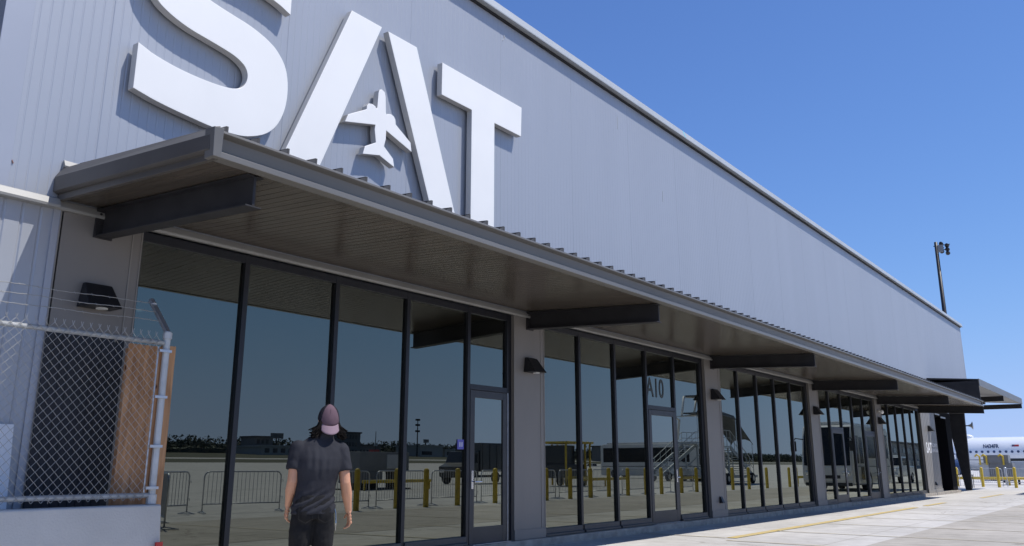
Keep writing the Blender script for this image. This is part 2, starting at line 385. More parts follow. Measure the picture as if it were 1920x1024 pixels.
# slab, pillars
MB().box(-8, 44.6, 7.86, 22, -.05, .12).build('floor_slab', M['conc'], T, bevel=.015)
cen = [3.5+PITCH*k for k in range(6)]
for k, c in enumerate(cen[:5]):
    b = MB(); b.box(c-.40, c+.40, 7.93, 8.45, .121, 3.60)
    p = b.build('pillar', M['pillar'], T, bevel=.004)
    MB().box(c-.405, c+.405, 7.915, 7.93, .122, .27).build('base_trim', M['pillar'], p, bevel=.003)
    MB().box(c+.30, c+.312, 7.922, 7.931, .27, 3.60).box(c-.408,c-.396,7.922,7.935,.27,3.60).box(c+.396,c+.408,7.922,7.935,.27,3.60).build('corner_bead', M['panel'], p)
# bays
bays = []
for k in range(5):
    x0 = 3.90+PITCH*k; x1 = 10.10+PITCH*k
    if k == 0: xs = [x0, 5.20, 6.53, 7.80, 9.08, 10.02]
    else:      xs = [x0, x0+1.18, x0+2.39, x0+3.60, x0+4.81, x1-.10]
    doors = {0:[4], 1:[3], 2:[], 3:[1,4], 4:[]}[k]
    fr = MB()
    for i, x in enumerate(xs):
        wdt = .032
        lo, hi = (x-wdt, x+wdt)
        if i == 0: lo, hi = x, x+.05
        if i == 5: lo, hi = x-.03, x1
        fr.box(lo, hi, 7.992, 8.11, .123, 3.60)
    for i in range(5):
        a, b2 = xs[i]+(.05 if i == 0 else .032), xs[i+1]-(.03 if i == 4 else .032)
        fr.box(a, b2, 7.996, 8.10, 3.50, 3.598)
        if i in doors:
            fr.box(a, b2, 7.990, 8.10, 2.34, 2.42)
    F = fr.build('window_frame', M['frame'], T, bevel=.003)
    for i in range(5):
        if i in doors: continue
        a, b2 = xs[i]+(.05 if i == 0 else .032), xs[i+1]-(.03 if i == 4 else .032)
        MB().prism([(8.10,.124),(7.94,.124),(7.94,.160),(7.975,.168),(7.975,.245),(8.10,.245)], lambda u,v,d: (d,u,v), a, b2).build('sill', M['sill'], F, bevel=.004)
    for i in range(5):
        a, b2 = xs[i]+(.05 if i == 0 else .032), xs[i+1]-(.03 if i == 4 else .032)
        if i in doors:
            MB().box(a, b2, GY, GY+.006, 2.42, 3.50).build('pane', M['glass'], F)
            d = MB(); st = .105
            d.box(a+.004, a+st, 7.985, 8.03, .128, 2.335).box(b2-st, b2-.004, 7.985, 8.03, .128, 2.335)
            d.box(a+st, b2-st, 7.986, 8.029, 2.225, 2.335).box(a+st, b2-st, 7.986, 8.029, .128, .36)
            D = d.build('door', M['doorm'], T, bevel=.004)
            MB().box(a+st, b2-st, 8.005, 8.011, .36, 2.225).build('pane', M['doorglass'], D)
            hx = a+.055 if k == 0 else b2-.055; s_ = 1 if k == 0 else -1
            h = MB().box(hx-.022, hx+.022, 7.972, 7.985, .90, 1.16); h.tube([(hx,7.985,1.0),(hx,7.92,1.0),(hx+s_*.02,7.905,1.0),(hx+s_*.13,7.905,1.0)], .012, 8)
            h.build('handle', M['chrome'], D, bevel=.003)
            MB().box(a, b2, 7.90, 8.08, .122, .128).build('threshold', M['galv'], D)
            if k == 0: MB().box(b2+.0, b2+.012, 7.975, 7.992, .13, 2.34).build('hinge_strip', M['galv'], D)
        else:
            MB().box(a, b2, GY, GY+.006, .245, 3.50).build('pane', M['glass'], F)
    bays.append((x0, x1, xs, F))
# gate number on the transom of bay 2
X0 = bays[1][2][3]+.06
text_mesh('A10', .56, 'gate_number', M['decal'], bays[1][3], (X0, GY-.006, 2.60), (1,0,0), (0,0,1), .0015, bold=.002, squeeze=.80)
# ribbed end panel, recess, end wall coloured near black for the shade there
pw = ribbed(38.12, 40.85, .12, 3.60, 7.925, .30, .05, .03, 0, 99, .03); pw.box(38.12, 40.84, 7.96, 8.5, .12, 3.59)
EP = pw.build('end_panel', M['panel'], T, fix=False)
text_mesh('SAT', .62, 'wall_logo', M['whitedecal'], EP, (38.55, 7.922, 1.78), (1,0,0), (0,0,1), .002, bold=.012, squeeze=1.0)
text_mesh('WELCOME TO\nSAN ANTONIO', .235, 'wall_text', M['whitedecal'], EP, (39.65, 7.922, 2.03), (1,0,0), (0,0,1), .002, squeeze=.70)
MB().box(38.10,40.87,7.905,7.925,.122,.26).build('base_trim', M['panel'], EP)
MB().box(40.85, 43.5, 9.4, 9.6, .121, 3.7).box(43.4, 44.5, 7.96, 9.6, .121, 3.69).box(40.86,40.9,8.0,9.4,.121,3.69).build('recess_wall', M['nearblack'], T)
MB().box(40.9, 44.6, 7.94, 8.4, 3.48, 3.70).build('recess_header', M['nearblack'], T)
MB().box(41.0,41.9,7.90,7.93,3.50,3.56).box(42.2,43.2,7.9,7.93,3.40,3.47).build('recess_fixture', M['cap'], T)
# interior (seen faintly through the glass)
MB().box(-7, 38, 21, 21.2, .12, 3.69).box(37.9,38.1,8.46,21,.12,3.69).box(-7.0,-6.8,8.6,21,.12,3.69).build('interior_wall', M['tan'], T)
MB().box(-6.9, 37.9, 8.47, 20.9, 3.62, 3.68).build('interior_ceiling', M['tan'], T)
for x in (6.2, 10.4, 14.6, 18.8, 23.0, 27.2, 31.4):
    for y in (9.6, 12.4): MB().box(x, x+.13, y, y+.05, 3.54, 3.58).build('interior_light_strip', M['led'], T)

# canopy -----------------------------------------------------------
CX0, CX1, DY = 3.03, 37.95, .0
def Yo(x): return 5.30+(x-CX0)/(CX1-CX0)*DY
cp = MB(); cp.hexa([(CX0+.06,Yo(CX0)+.10,3.65),(CX1-.06,Yo(CX1)+.10,3.65),(CX1-.06,WY-.006,3.95),(CX0+.06,WY-.006,3.95),
                    (CX0+.06,Yo(CX0)+.10,3.695),(CX1-.06,Yo(CX1)+.10,3.695),(CX1-.06,WY-.006,4.02),(CX0+.06,WY-.006,4.02)])
n = int((CX1-CX0-.2)/.30)
for i in range(n+1):
    x = CX0+.17+i*.30; y = Yo(x)+.11
    cp.hexa([(x-.009,y,3.69),(x+.009,y,3.69),(x+.009,7.90,4.005),(x-.009,7.90,4.005),(x-.010,y,3.815),(x+.010,y,3.815),(x+.010,7.90,4.10),(x-.010,7.90,4.10)])
    cp.add([(x-.075,y+.002,3.69),(x+.010,y+.002,3.69),(x+.010,y+.002,3.818),(x-.075,y+.002,3.780),(x-.075,y+.010,3.69),(x+.010,y+.010,3.69),(x+.010,y+.010,3.818),(x-.075,y+.010,3.780)],[(0,1,2,3),(7,6,5,4),(0,4,5,1),(1,5,6,2),(2,6,7,3),(3,7,4,0)])
CAN = cp.build('canopy', M['bronze'], T)
g = MB(); y0 = Yo(CX0)
prof(g, [(y0+.12,3.68),(y0+.12,3.705),(y0-.02,3.705),(y0-.025,3.682),(y0+.050,3.668),(y0+.070,3.570),(y0+.050,3.552),(y0-.010,3.530),(y0-.013,3.478),(y0+.09,3.474),(y0+.11,3.5),(y0+.11,3.66)], CX0, CX1, DY)
g.build('gutter', M['gutter'], CAN, bevel=.004)
MB().hexa([(CX0-.015,y0-.022,3.474),(CX0+.055,y0-.022,3.474),(CX0+.055,y0+.1,3.474),(CX0-.015,y0+.1,3.474),(CX0-.03,y0-.035,3.712),(CX0+.055,y0-.035,3.722),(CX0+.055,y0+.1,3.727),(CX0-.03,y0+.1,3.722)]).build('gutter_end_cap', M['gutter'], CAN, bevel=.004)
def rake(xa, sgn):
    b = MB(); yo = Yo(xa)
    P = [(0.06,-.02),(.06,.055),(.03,.045),(-.03,-.045),(-.03,-.165),(0,-.18),(0.02,-.18),(.02,-.235),(.06,-.235)]  # (x off, z off from roof)
    n = len(P)
    def zr(y): return 3.70+(y-yo)/(WY-.01-yo)*.265
    base = len(b.v)
    for y in (yo+.03, WY-.008):
        zz = zr(y)
        sc_ = 1.0 if y < 6 else 1.2
        for (dx, dz) in P: b.v.append((xa+sgn*dx, y, zz+dz*sc_))
    for i in range(n):
        j = (i+1) % n; b.f.append((base+i, base+j, base+n+j, base+n+i))
    b.f.append(tuple(base+i for i in range(n))); b.f.append(tuple(base+n+i for i in range(n)))
    b.build('rake_trim', M['bronze'], CAN, bevel=.003)
rake(CX0, 1); rake(CX1, -1)
# soffit planks running out from the wall
s = MB(); x = CX0+.06; pw_ = .105; gp_ = .006
while x < CX1-.06-pw_:
    ya, yb = Yo(x)+.06, WY-.006
    s.hexa([(x,ya,3.480),(x+pw_-gp_,ya,3.480),(x+pw_-gp_,yb,3.712),(x,yb,3.712),(x,ya,3.505),(x+pw_-gp_,ya,3.505),(x+pw_-gp_,yb,3.737),(x,yb,3.737)])
    x += pw_
s.hexa([(CX0+.06,Yo(CX0)+.061,3.491),(CX1-.06,Yo(CX1)+.061,3.491),(CX1-.06,WY-.007,3.723),(CX0+.06,WY-.007,3.723),(CX0+.06,Yo(CX0)+.061,3.503),(CX1-.06,Yo(CX1)+.061,3.503),(CX1-.06,WY-.007,3.735),(CX0+.06,WY-.007,3.735)])
s.build('soffit', M['soffit'], CAN)
for k, c in enumerate(cen):
    c = min(c, 37.86)
    y1 = 5.42
    if k == 5: y1 = Yo(c)-.0
    za, zb = 3.43, 3.215
    b = MB(); web = .012; fl_ = .075
    def zt(y): return 3.700-(WY-y)/(WY-5.3)*.232
    b.hexa([(c-web,y1,zb),(c+web,y1,zb),(c+web,WY-.03,za),(c-web,WY-.03,za),(c-web,y1,zt(y1)),(c+web,y1,zt(y1)),(c+web,WY-.03,zt(WY-.03)),(c-web,WY-.03,zt(WY-.03))])
    b.hexa([(c-fl_,y1,zb-.014),(c+fl_,y1,zb-.014),(c+fl_,WY-.03,za-.014),(c-fl_,WY-.03,za-.014),(c-fl_,y1,zb),(c+fl_,y1,zb),(c+fl_,WY-.03,za),(c-fl_,WY-.03,za)])
    b.hexa([(c-fl_,y1,zt(y1)-.012),(c+fl_,y1,zt(y1)-.012),(c+fl_,WY-.03,zt(WY-.03)-.012),(c-fl_,WY-.03,zt(WY-.03)-.012),(c-fl_,y1,zt(y1)-.001),(c+fl_,y1,zt(y1)-.001),(c+fl_,WY-.03,zt(WY-.03)-.001),(c-fl_,WY-.03,zt(WY-.03)-.001)])
    b.box(c-.09, c+.09, 7.905, 7.925, 3.40, 3.70)
    for zz in (3.45,3.55,3.64):
        for xx in (-.05,.05): b.tube([(c+xx,7.905,zz),(c+xx,7.888,zz)], .014, 6)
    b.build('beam', M['steel'], CAN, bevel=.002)

# second, higher canopy over the far end
cp = MB(); a0, a1, yo = 40.3, 54.0, 5.9
cp.hexa([(a0,yo,4.87),(a1,yo,4.87),(a1,WY-.01,5.02),(a0,WY-.01,5.02),(a0,yo,4.94),(a1,yo,4.94),(a1,WY-.01,5.10),(a0,WY-.01,5.10)])
C2 = cp.build('far_canopy', M['steel'], T)
MB().box(a0-.01, a1+.01, yo-.03, yo, 4.64, 4.95).build('far_fascia', M['gutter'], C2)
MB().hexa([(a0+.05,yo+.01,4.66),(a1-.05,yo+.01,4.66),(a1-.05,WY-.01,4.82),(a0+.05,WY-.01,4.82),(a0+.05,yo+.01,4.68),(a1-.05,yo+.01,4.68),(a1-.05,WY-.01,4.84),(a0+.05,WY-.01,4.84)]).build('far_soffit', M['flash'], C2)
MB().box(a0-.02, a0+.06, yo+.002, WY-.01, 3.97, 4.865).box(a0-.03,a0-.02,yo+.002,WY-.01,4.68,4.72).build('end_fascia', M['steel'], C2)
MB().box(47.2, 47.3, yo+.01, WY-.01, 4.40, 4.655).build('beam', M['steel'], C2)
MB().box(53.9, 54.0, yo+.01, WY-.01, 4.40, 4.655).build('beam', M['steel'], C2)
MB().box(50.5,54.0,7.7,WY-.01,4.7,5.0).build('eave_box', M['steel'], C2)
# tapered fin column
MB().hexa([(48.9,8.13,0.0),(49.12,8.13,0),(49.12,8.43,0),(48.9,8.43,0),(48.9,8.04,4.02),(49.12,8.04,4.02),(49.12,9.0,4.02),(48.9,9.0,4.02)]).build('fin_column', M['steel'], T, bevel=.01)

# dark wing on the left
aw = MB().box(-20, 2.0, 8.9, 20, 4.2, 9.6)
W2 = aw.build('adjoining_building', M['bluish']); tag(W2, 'dark blue clad wing at the top left beyond the grey wall', 'building')
MB().box(-20.1, 2.05, 8.85, 8.9, 9.5, 9.7).build('roof_trim', M['steel'], W2)
MB().box(-20, 1.9, 9.2, 20, 0, 4.2).build('wall', M['bluish'], W2)

# ------------------------------------------------------------------ SAT letters
SG = empty('wall_sign', (6.85,7.86,4.85), 0, 'huge white SAT letters with an airplane shape standing off the grey wall above the canopy', 'sign')
def on_wall(polys, name, m, label=None, y0=7.80, y1=7.905, bev=.006):
    b = MB()
    for p in polys: b.prism([(x-6.85, z-4.85) for x, z in p], lambda u,v,d: (u, d-7.86, v), y0, y1)
    o = b.build(name, m, SG, bevel=bev); 
    if label: o['label'] = label
    o.data.materials.append(M['whiteedge'])
    for pl in o.data.polygons:
        if abs(pl.normal.y) < .5: pl.material_index = 1
    return o
Sin = [(3.564,5.547),(3.709,5.493),(3.933,5.448),(4.184,5.425),(4.445,5.425),(4.646,5.444),(4.765,5.485),(4.836,5.555),(4.867,5.649),(4.855,5.735),(4.801,5.804),(4.677,5.862),(4.49,5.897),(4.309,5.922),(4.133,5.946),(3.959,5.990),(3.820,6.046)]
Sout = [(3.565,5.026),(3.763,4.982),(3.984,4.950),(4.233,4.925),(4.50,4.905),(4.80,4.915),(4.993,4.965),(5.18,5.065),(5.317,5.222),(5.403,5.438),(5.431,5.664),(5.414,5.873),(5.356,6.036),(5.241,6.170)]
def mir(p): return (8.96-p[0], 12.28-p[1])
poly = Sin+[mir(p) for p in Sout[::-1]]+[mir(p) for p in Sin]+Sout[::-1]
def smoothp(P, corners):
    out = []; n = len(P)
    for i in range(n):
        p0, p1, p2, p3 = P[i-1], P[i], P[(i+1)%n], P[(i+2)%n]
        out.append(p1)
        if i in corners or (i+1)%n in corners: 
            continue
        for t in (.33,.67):
            q = [0.5*((2*p1[k])+(-p0[k]+p2[k])*t+(2*p0[k]-5*p1[k]+4*p2[k]-p3[k])*t*t+(-p0[k]+3*p1[k]-3*p2[k]+p3[k])*t**3) for k in (0,1)]
            out.append(tuple(q))
    return out
nS = len(Sin); nO = len(Sout)
poly = smoothp(poly, {0, nS+nO-1, nS+nO, 2*nS+2*nO-1})
on_wall([poly], 'letter', M['white'], 'curved letter S', bev=.004)
on_wall([[(6.363,7.265),(5.42,4.86),(5.965,4.86),(6.916,7.265)]], 'letter', M['white'], 'left stroke of the letter A')
on_wall([[(7.032,7.255),(7.98,4.86),(8.515,4.86),(7.609,7.255)]], 'letter', M['white'], 'right stroke of the letter A')
on_wall([[(8.16,7.24),(8.16,6.705),(8.855,6.705),(8.855,4.86),(9.42,4.86),(9.42,6.68),(10.13,6.68),(10.15,7.22)]], 'letter', M['white'], 'letter T')
pl = [(6.958,6.325),(6.915,6.300),(6.900,6.24),(6.888,6.02),(6.870,6.005),(6.855,6.03),(6.80,6.045),(6.735,6.03),(6.705,5.985),(6.700,5.930),(6.39,5.747),(6.342,5.625),(6.867,5.760),(6.860,5.683),(6.890,5.510),(6.700,5.395),(6.668,5.275),(6.965,5.345),(7.245,5.255),(7.215,5.375),(7.040,5.503),(7.067,5.608),(7.070,5.745),(7.569,5.585),(7.540,5.722),(7.244,5.896),(7.235,5.965),(7.205,6.005),(7.150,6.020),(7.095,6.005),(7.062,5.985),(7.051,6.011),(7.036,6.236),(7.016,6.303)]
on_wall([pl], 'airplane_shape', M['white'], 'airplane outline inside the letter A', y0=7.80, y1=7.90)
for x, z in ((4.0,5.2),(5.2,5.5),(4.1,6.3),(5.0,5.0),(6.0,5.6),(6.5,6.9),(7.3,6.8),(8.2,5.2),(9.1,5.5),(9.1,6.9),(9.8,6.9),(7.0,5.6)):
    MB().tube([(x-6.85,.04,z-4.85),(x-6.85,.088,z-4.85)], .02, 6).build('standoff', M['galv'], SG)

# ------------------------------------------------------------------ wall lamps and small wall fittings
def wall_lamp(x, z, lab, y=7.925):
    t = empty('wall_lamp', (x, y, z), 0, lab, 'wall lamp', 'black wedge wall lamps on the pillars')
    b = MB(); b.hexa([(-.17,-.23,0),(.17,-.23,0),(.17,0,0),(-.17,0,0),(-.135,-.055,.24),(.135,-.055,.24),(.135,0,.24),(-.135,0,.24)])
    b.build('housing', M['black'], t, bevel=.006)
    MB().tube([(.02,-.12,.0),(.02,-.12,-.012)], .055, 14).build('lens', M['lens'], t)
    return t
labs = ['large black wedge wall lamp on the first pillar above the chain link fence','black wedge wall lamp on the pillar right of the first glass door',
        'black wedge wall lamp on the third pillar, above a small triangular cover','black wedge wall lamp on the pillar between the third and fourth glass bays',
        'black wedge wall lamp on the pillar with the round white camera','black wedge wall lamp on the ribbed panel above the small SAT logo']
for k in range(5): wall_lamp(cen[k], 2.70, labs[k])
wall_lamp(39.4, 2.70, labs[5], 7.92)
def cover(x, y, lab):
    b = MB(); b.hexa([(x-.06,y-.09,.42),(x+.06,y-.09,.42),(x+.06,y,.42),(x-.06,y,.42),(x-.045,y-.03,.56),(x+.045,y-.03,.56),(x+.045,y,.56),(x-.045,y,.56)])
    tag(b.build('outlet_cover', M['black'], bevel=.004), lab, 'outlet cover')
cover(17.55, 7.925, 'small black triangular outlet cover low on the third pillar')
cover(39.55, 7.92, 'small black outlet cover low on the ribbed panel below the small SAT logo')
b = MB(); b.tube([(31.5,7.925,3.17),(31.5,7.86,3.17)], .05, 12); b.ball((31.5,7.80,3.13), .075)
tag(b.build('security_camera', M['white'], smooth=True), 'round white dome camera high on a pillar under the canopy', 'security camera')
# sign stickers on the glass of bay 1
b = MB().box(9.045-.16, 9.045-.02, 8.028, 8.034, 1.46, 1.60)
sg = b.build('small_sign', M['blueSign']); tag(sg, 'small blue square sign with white marks on the mullion left of the first door', 'sign')
text_mesh('11', .09, 'sign_text', M['whitedecal'], sg, (8.915,8.027,1.50), (1,0,0), (0,0,1), .001, bold=.003)
b = MB().box(9.52, 9.72, 8.022, 8.026, 1.50, 1.86); tag(b.build('paper_notice', M['paper']), 'pale paper notice taped inside the first glass door', 'notice')

# ------------------------------------------------------------------ jersey barrier, fence, plywood
b = MB(); P = [(7.02,0),(7.02,.08),(7.14,.30),(7.215,.885),(7.385,.885),(7.46,.30),(7.58,.08),(7.58,0)]
prof(b, P, .90, 4.00); o = b.build('concrete_barrier', M['barrier'], bevel=.018, seg=3); tag(o, 'grey concrete jersey barrier under the chain link fence, red reflector at its end', 'barrier')
MB().box(3.93, 3.995, 7.125, 7.142, .50, .565).build('reflector', M['red'], o)
b = MB(); prof(b, P, -2.3, .86); o = b.build('concrete_barrier', M['barrier'], bevel=.018, seg=3); tag(o, 'concrete jersey barrier further left along the fence, beyond the picture edge', 'barrier')
FY = 7.30
FN = empty('chain_link_fence', (3.94,FY,.885), 0, 'galvanised chain link fence with barbed wire on top of the concrete barrier', 'fence')
def L3(p): return (p[0]-3.94, p[1]-FY, p[2]-.885)
zt_, zb_ = 2.36, .965
MB().tube([L3((3.94,FY,.885)), L3((3.94,FY,2.47))], .032, 12).tube([L3((3.94,FY,2.40)),L3((3.94,FY,2.46))],.042,12).tube([L3((3.94,FY,.89)),L3((3.94,FY,.97))],.045,12).build('post', M['rail'], FN, smooth=False)
MB().tube([L3((.9,FY,.885)), L3((.9,FY,2.47))], .032, 12).build('post', M['rail'], FN)
MB().tube([L3((-2.3,FY,zt_)), L3((3.92,FY,zt_))], .023, 10).build('top_rail', M['rail'], FN, smooth=True)
MB().tube([L3((-2.3,FY,zb_)), L3((3.92,FY,zb_))], .023, 10).build('bottom_rail', M['rail'], FN, smooth=True)
a = MB(); a.beam(L3((3.94,FY,2.46)), L3((3.93,FY+.34,2.80)), .05, .035); a.tube([L3((3.93,FY+.30,2.765)),L3((3.93,FY+.36,2.82))],.03,8)
a.build('outrigger_arm', M['galv'], FN, bevel=.004)
MB().tube([L3((3.86,FY-.005,.99)), L3((3.86,FY-.005,2.32))], .008, 6).build('tension_bar', M['galv'], FN)
for z in (1.03,1.4,1.85,2.28): MB().box(-.085,.035,-.045,-.02,z-.885-.012,z-.885+.012).tube([L3((3.94,FY,z-.013)),L3((3.94,FY,z+.013))], .036, 12).build('clamp', M['galv'], FN)
wm = MB(); p_ = .0378; i = 0; x = -2.25
while x < 3.86:
    sgn = 1 if i % 2 else -1; pts = []; z = .925; q = 0
    while z < 2.44:
        s2 = 1 if q % 2 else -1
        pts.append(L3((x+s2*sgn*p_/2, FY+.003*s2*sgn-.026, z))); z += .0415; q += 1
    wm.tube(pts, .0027, 4, caps=False)
    if pts:
        e = Vector(pts[-1])
        if i % 2 == 0 or True:
            wm.tube([e, e+Vector((-.004*s2*sgn,0,.02)), e+Vector((.009*sgn,0,.036))], .0026, 4, caps=False)
    x += p_/1.0; i += 1
wm.build('wire_mesh', M['wire'], FN)
for x in (1.9,2.5,3.05,3.45,3.78):
    for zc in (zt_, zb_):
        MB().tube([L3((x+.03*math.cos(t)*.3, FY+.030*math.cos(t), zc+.030*math.sin(t)-.02*(t/6))) for t in [k*.7 for k in range(10)]], .0022, 4).build('wire_tie', M['wire'], FN)
for k, (dy, dz) in enumerate(((.11,.13),(.215,.235),(.32,.335))):
    b = MB(); pts1 = []; pts2 = []
    for j in range(160):
        x = -2.3+j*(6.23/159); sag = -.03*math.sin(math.pi*((x+2.3)%3.2)/3.2)+.004*math.sin(x*9+k)
        pts1.append(L3((x, FY+dy+.002*math.sin(j*2.1), 2.46+dz+sag+.002*math.cos(j*2.1))))
    b.tube(pts1, .0036, 4)
    for j in range(8, 160, 4):
        p = Vector(pts1[j]); b.tube([p+Vector((-.008,0,.012)), p, p+Vector((.009,0,-.012))], .0016, 3); b.tube([p+Vector((.003,.012,.008)), p, p+Vector((-.003,-.012,-.008))], .0016, 3)
    b.build('barbed_wire', M['wire'], FN)
b = MB().box(3.66, 3.985, 7.46, 7.478, .40, 2.345).box(3.985, 4.115, 7.44, 7.49, .40, 2.36).box(3.66,3.72,7.478,7.52,.4,2.3)
tag(b.build('plywood_board', M['ply'], bevel=.002), 'orange brown plywood board with knots standing behind the chain link fence post', 'board')
b = MB().hexa([(2.1,7.70,0.12),(2.93,7.70,.12),(2.93,7.74,.12),(2.1,7.74,.12),(2.1,7.88,1.58),(2.93,7.88,1.58),(2.93,7.92,1.58),(2.1,7.92,1.58)])
tag(b.build('insulation_board', mat('foam_white',(.74,.76,.79),.7), bevel=.004), 'white foam board leaning on the grey wall behind the fence', 'board')
b = MB(); x = 3.10
while x < 3.80: b.box(x, x+.062, 7.885, 7.912, .13, 2.44); b.box(x+.062, x+.072, 7.893, 7.912, .13, 2.44); x += .072
tag(b.build('dark_panel', mat('charcoal_panel',(.018,.020,.026),.7,0,.2,3), fix=True), 'charcoal ribbed panel on the first pillar behind the chain link', 'panel')
b = MB().box(3.03,3.12,7.93,7.96,0,3.60); b.build('corner_bead', M['wallsmooth'], T)

# ------------------------------------------------------------------ bollards
BX = [(15.8,-2.0),(17.4,-2.05),(18.5,-1.9),(20.0,-1.95),(22.0,-2.1),(24.8,-1.9),(26.5,-2.0),(28.0,-2.05),(29.3,-2.0),(31.0,-2.1),(32.4,-2.0),(33.6,-1.95),(35.6,-1.9),(37.4,-2.0),(41.8,-2.05),(43.6,-1.9),(46.2,-1.9),(48.2,-1.9),(49.8,-1.9),(51.2,-1.95),(53.5,-2.0)]
pro = MB(); pro.tube([(0,0,-.02),(0,0,1.09)], .085, 18, caps=False); pro.ball((0,0,1.09), .085, .085, .075, 18, 8)
def bollard(x, y, lab, grp, m=None):
    if not hasattr(bollard, 'me'):
        o = pro.build('bollard', M['yellow'], smooth=True); bollard.me = o
    else:
        o = bollard.me.copy(); COL.objects.link(o)
    o.location = (x, y, 0); tag(o, lab, 'bollard', grp); 
    if m:
        o.data = o.data.copy(); o.data.materials[0] = m
    return o
for i, (x, y) in enumerate(BX): bollard(x, y, 'yellow steel bollard in the long row mirrored in the dark glass', 'yellow bollards along the service lane')
bollard(57.2, 8.86, 'yellow bollard nearest the black tapered column at the far end', 'yellow bollards by the aircraft stand')
bollard(56.4, 7.90, 'middle yellow bollard of the three before the parked aircraft', 'yellow bollards by the aircraft stand')
bollard(55.6, 6.94, 'rightmost yellow bollard of the three before the parked aircraft', 'yellow bollards by the aircraft stand')
bollard(57.6, 10.3, 'yellow bollard seen between the dark recess and the black tapered column', 'yellow bollards by the aircraft stand')
bollard(62.9, 8.35, 'pale grey bollard between the yellow bollards before the aircraft', 'yellow bollards by the aircraft stand', M['galv'])

# ------------------------------------------------------------------ crowd barricades
def make_barricade():
    t = empty('crowd_barricade', (0,0,0))
    L, h, r = 2.2, 1.08, .019; c = .14
    arc = lambda cx, cz, a0, a1: [(cx+c*math.cos(a0+(a1-a0)*k/5), 0, cz+c*math.sin(a0+(a1-a0)*k/5)) for k in range(6)]
    pts = [(0,0,.05)]+arc(c, h-c, math.pi, math.pi/2)+arc(L-c, h-c, math.pi/2, 0)+[(L,0,.05)]
    f = MB().tube(pts, r, 8).tube([(0,0,.24),(L,0,.24)], r*.9, 8)
    f.build('frame', M['galv'], t, smooth=True)
    b = MB()
    for k in range(1, 19): b.tube([(L*k/19,0,.24),(L*k/19,0,h-.01)], .007, 5, caps=False)
    b.build('bars', M['galv'], t)
    for x in (0, L): MB().box(x-.02,x+.02,-.28,.28,.012,.03).tube([(x,-.26,.02),(x,0,.07),(x,.26,.02)], .012, 6).build('foot', M['galv'], t)
    MB().tube([(L+.02,0,.4),(L+.07,0,.4),(L+.07,0,.34)], .008, 5).tube([(L+.02,0,.85),(L+.07,0,.85),(L+.07,0,.79)], .008, 5).build('hook', M['galv'], t)
    return t
bp = make_barricade()
def barricade(x, y, a, lab, grp):
    global bp_used
    o = bp if not bp_used else copy_tree(bp); bp_used = True
    o.location = (x, y, 0); o.rotation_euler = (0,0,R(a)); tag(o, lab, 'barricade', grp); return o
bp_used = False
barricade(8.7, .55, -62, 'steel crowd barricade standing end on beside the fence post reflection', 'crowd barricades by the lane')
barricade(8.25, .75, -70, 'second end on crowd barricade close behind the first, in the glass by the fence', 'crowd barricades by the lane')
barricade(9.9, -3.6, -14, 'crowd barricade leaning back in the reflection of the first pane', 'crowd barricades by the lane')
barricade(12.35, -4.15, 14, 'angled crowd barricade just left of the first wide mullion reflection', 'crowd barricades by the lane')
x = 14.6
while x < 37:
    barricade(x, -2.45, random.uniform(-2,2), 'steel crowd barricade in the straight row behind the yellow bollards', 'crowd barricades in the row behind the bollards'); x += 2.36
for k in range(4):
    a = -90-2*k
    barricade(59.2+.2*k, 12.6-2.36*k, -90, 'steel crowd barricade in the row before the parked aircraft', 'crowd barricades before the aircraft')

# yellow pipe guard rails
def guard(x, y, L, a, lab):
    t = empty('guard_rail', (x,y,0), R(a), lab, 'guard rail', 'low yellow pipe guard rails')
    MB().tube([(0,0,.45),(L,0,.45)], .085, 12).build('rail', M['yellow'], t, smooth=True)
    for q in (.1, L/2, L-.1): MB().tube([(q,0,0),(q,0,.45)], .06, 10).build('post', M['yellow'], t)
guard(28.6, -16.2, 5.2, 0, 'low yellow pipe rail guarding the grey cabinet reflected in the first bay')
guard(41.6, -11.6, 6.0, 0, 'low yellow pipe rail before the yellow framed loader in the second bay')
guard(50.5, -9.5, 7.0, 0, 'low yellow pipe rail beneath the white coach reflection')
guard(60, -5, 6.0, 0, 'low yellow pipe rail near the covered boarding stairs')
guard(62.0, 12.0, 8.0, -90, 'low yellow pipe rail on the ground before the parked aircraft')
guard(78, 5.0, 7.0, 0, 'low yellow pipe rail beside the white pickup reflection')

# grey ground power cabinet
t = empty('equipment_cabinet', (31,-18,0), 0, 'grey metal equipment cabinet on legs, mirrored right of the man', 'cabinet')
MB().box(-1.9,1.9,-.8,.8,.95,1.98).box(-1.9,-.2,-.8,.8,.35,.95).build('housing', M['greybox'], t, bevel=.03)
MB().box(-1.7,-1.6,-.7,.7,0,.35).box(1.6,1.72,-.7,.7,0,.95).box(-.5,-.4,-.7,.7,0,.35).box(-2,2,-.9,.9,0,.06).build('stand', M['steel'], t)
MB().tube([(.3,.6,.95),(.25,.75,.5),(.6,.8,.1),(.9,.8,.4),(.8,.7,.95)], .05, 8).tube([(1.1,.6,.95),(1.2,.75,.5),(.8,.8,.12)], .05, 8).build('hose', M['rubber'], t, smooth=True)
MB().box(-.3,.1,-.2,.2,1.98,2.12).build('beacon', M['red'], t)
MB().box(.1,1.5,.8,.83,1.1,1.85).build('access_panel', M['greylight'], t)

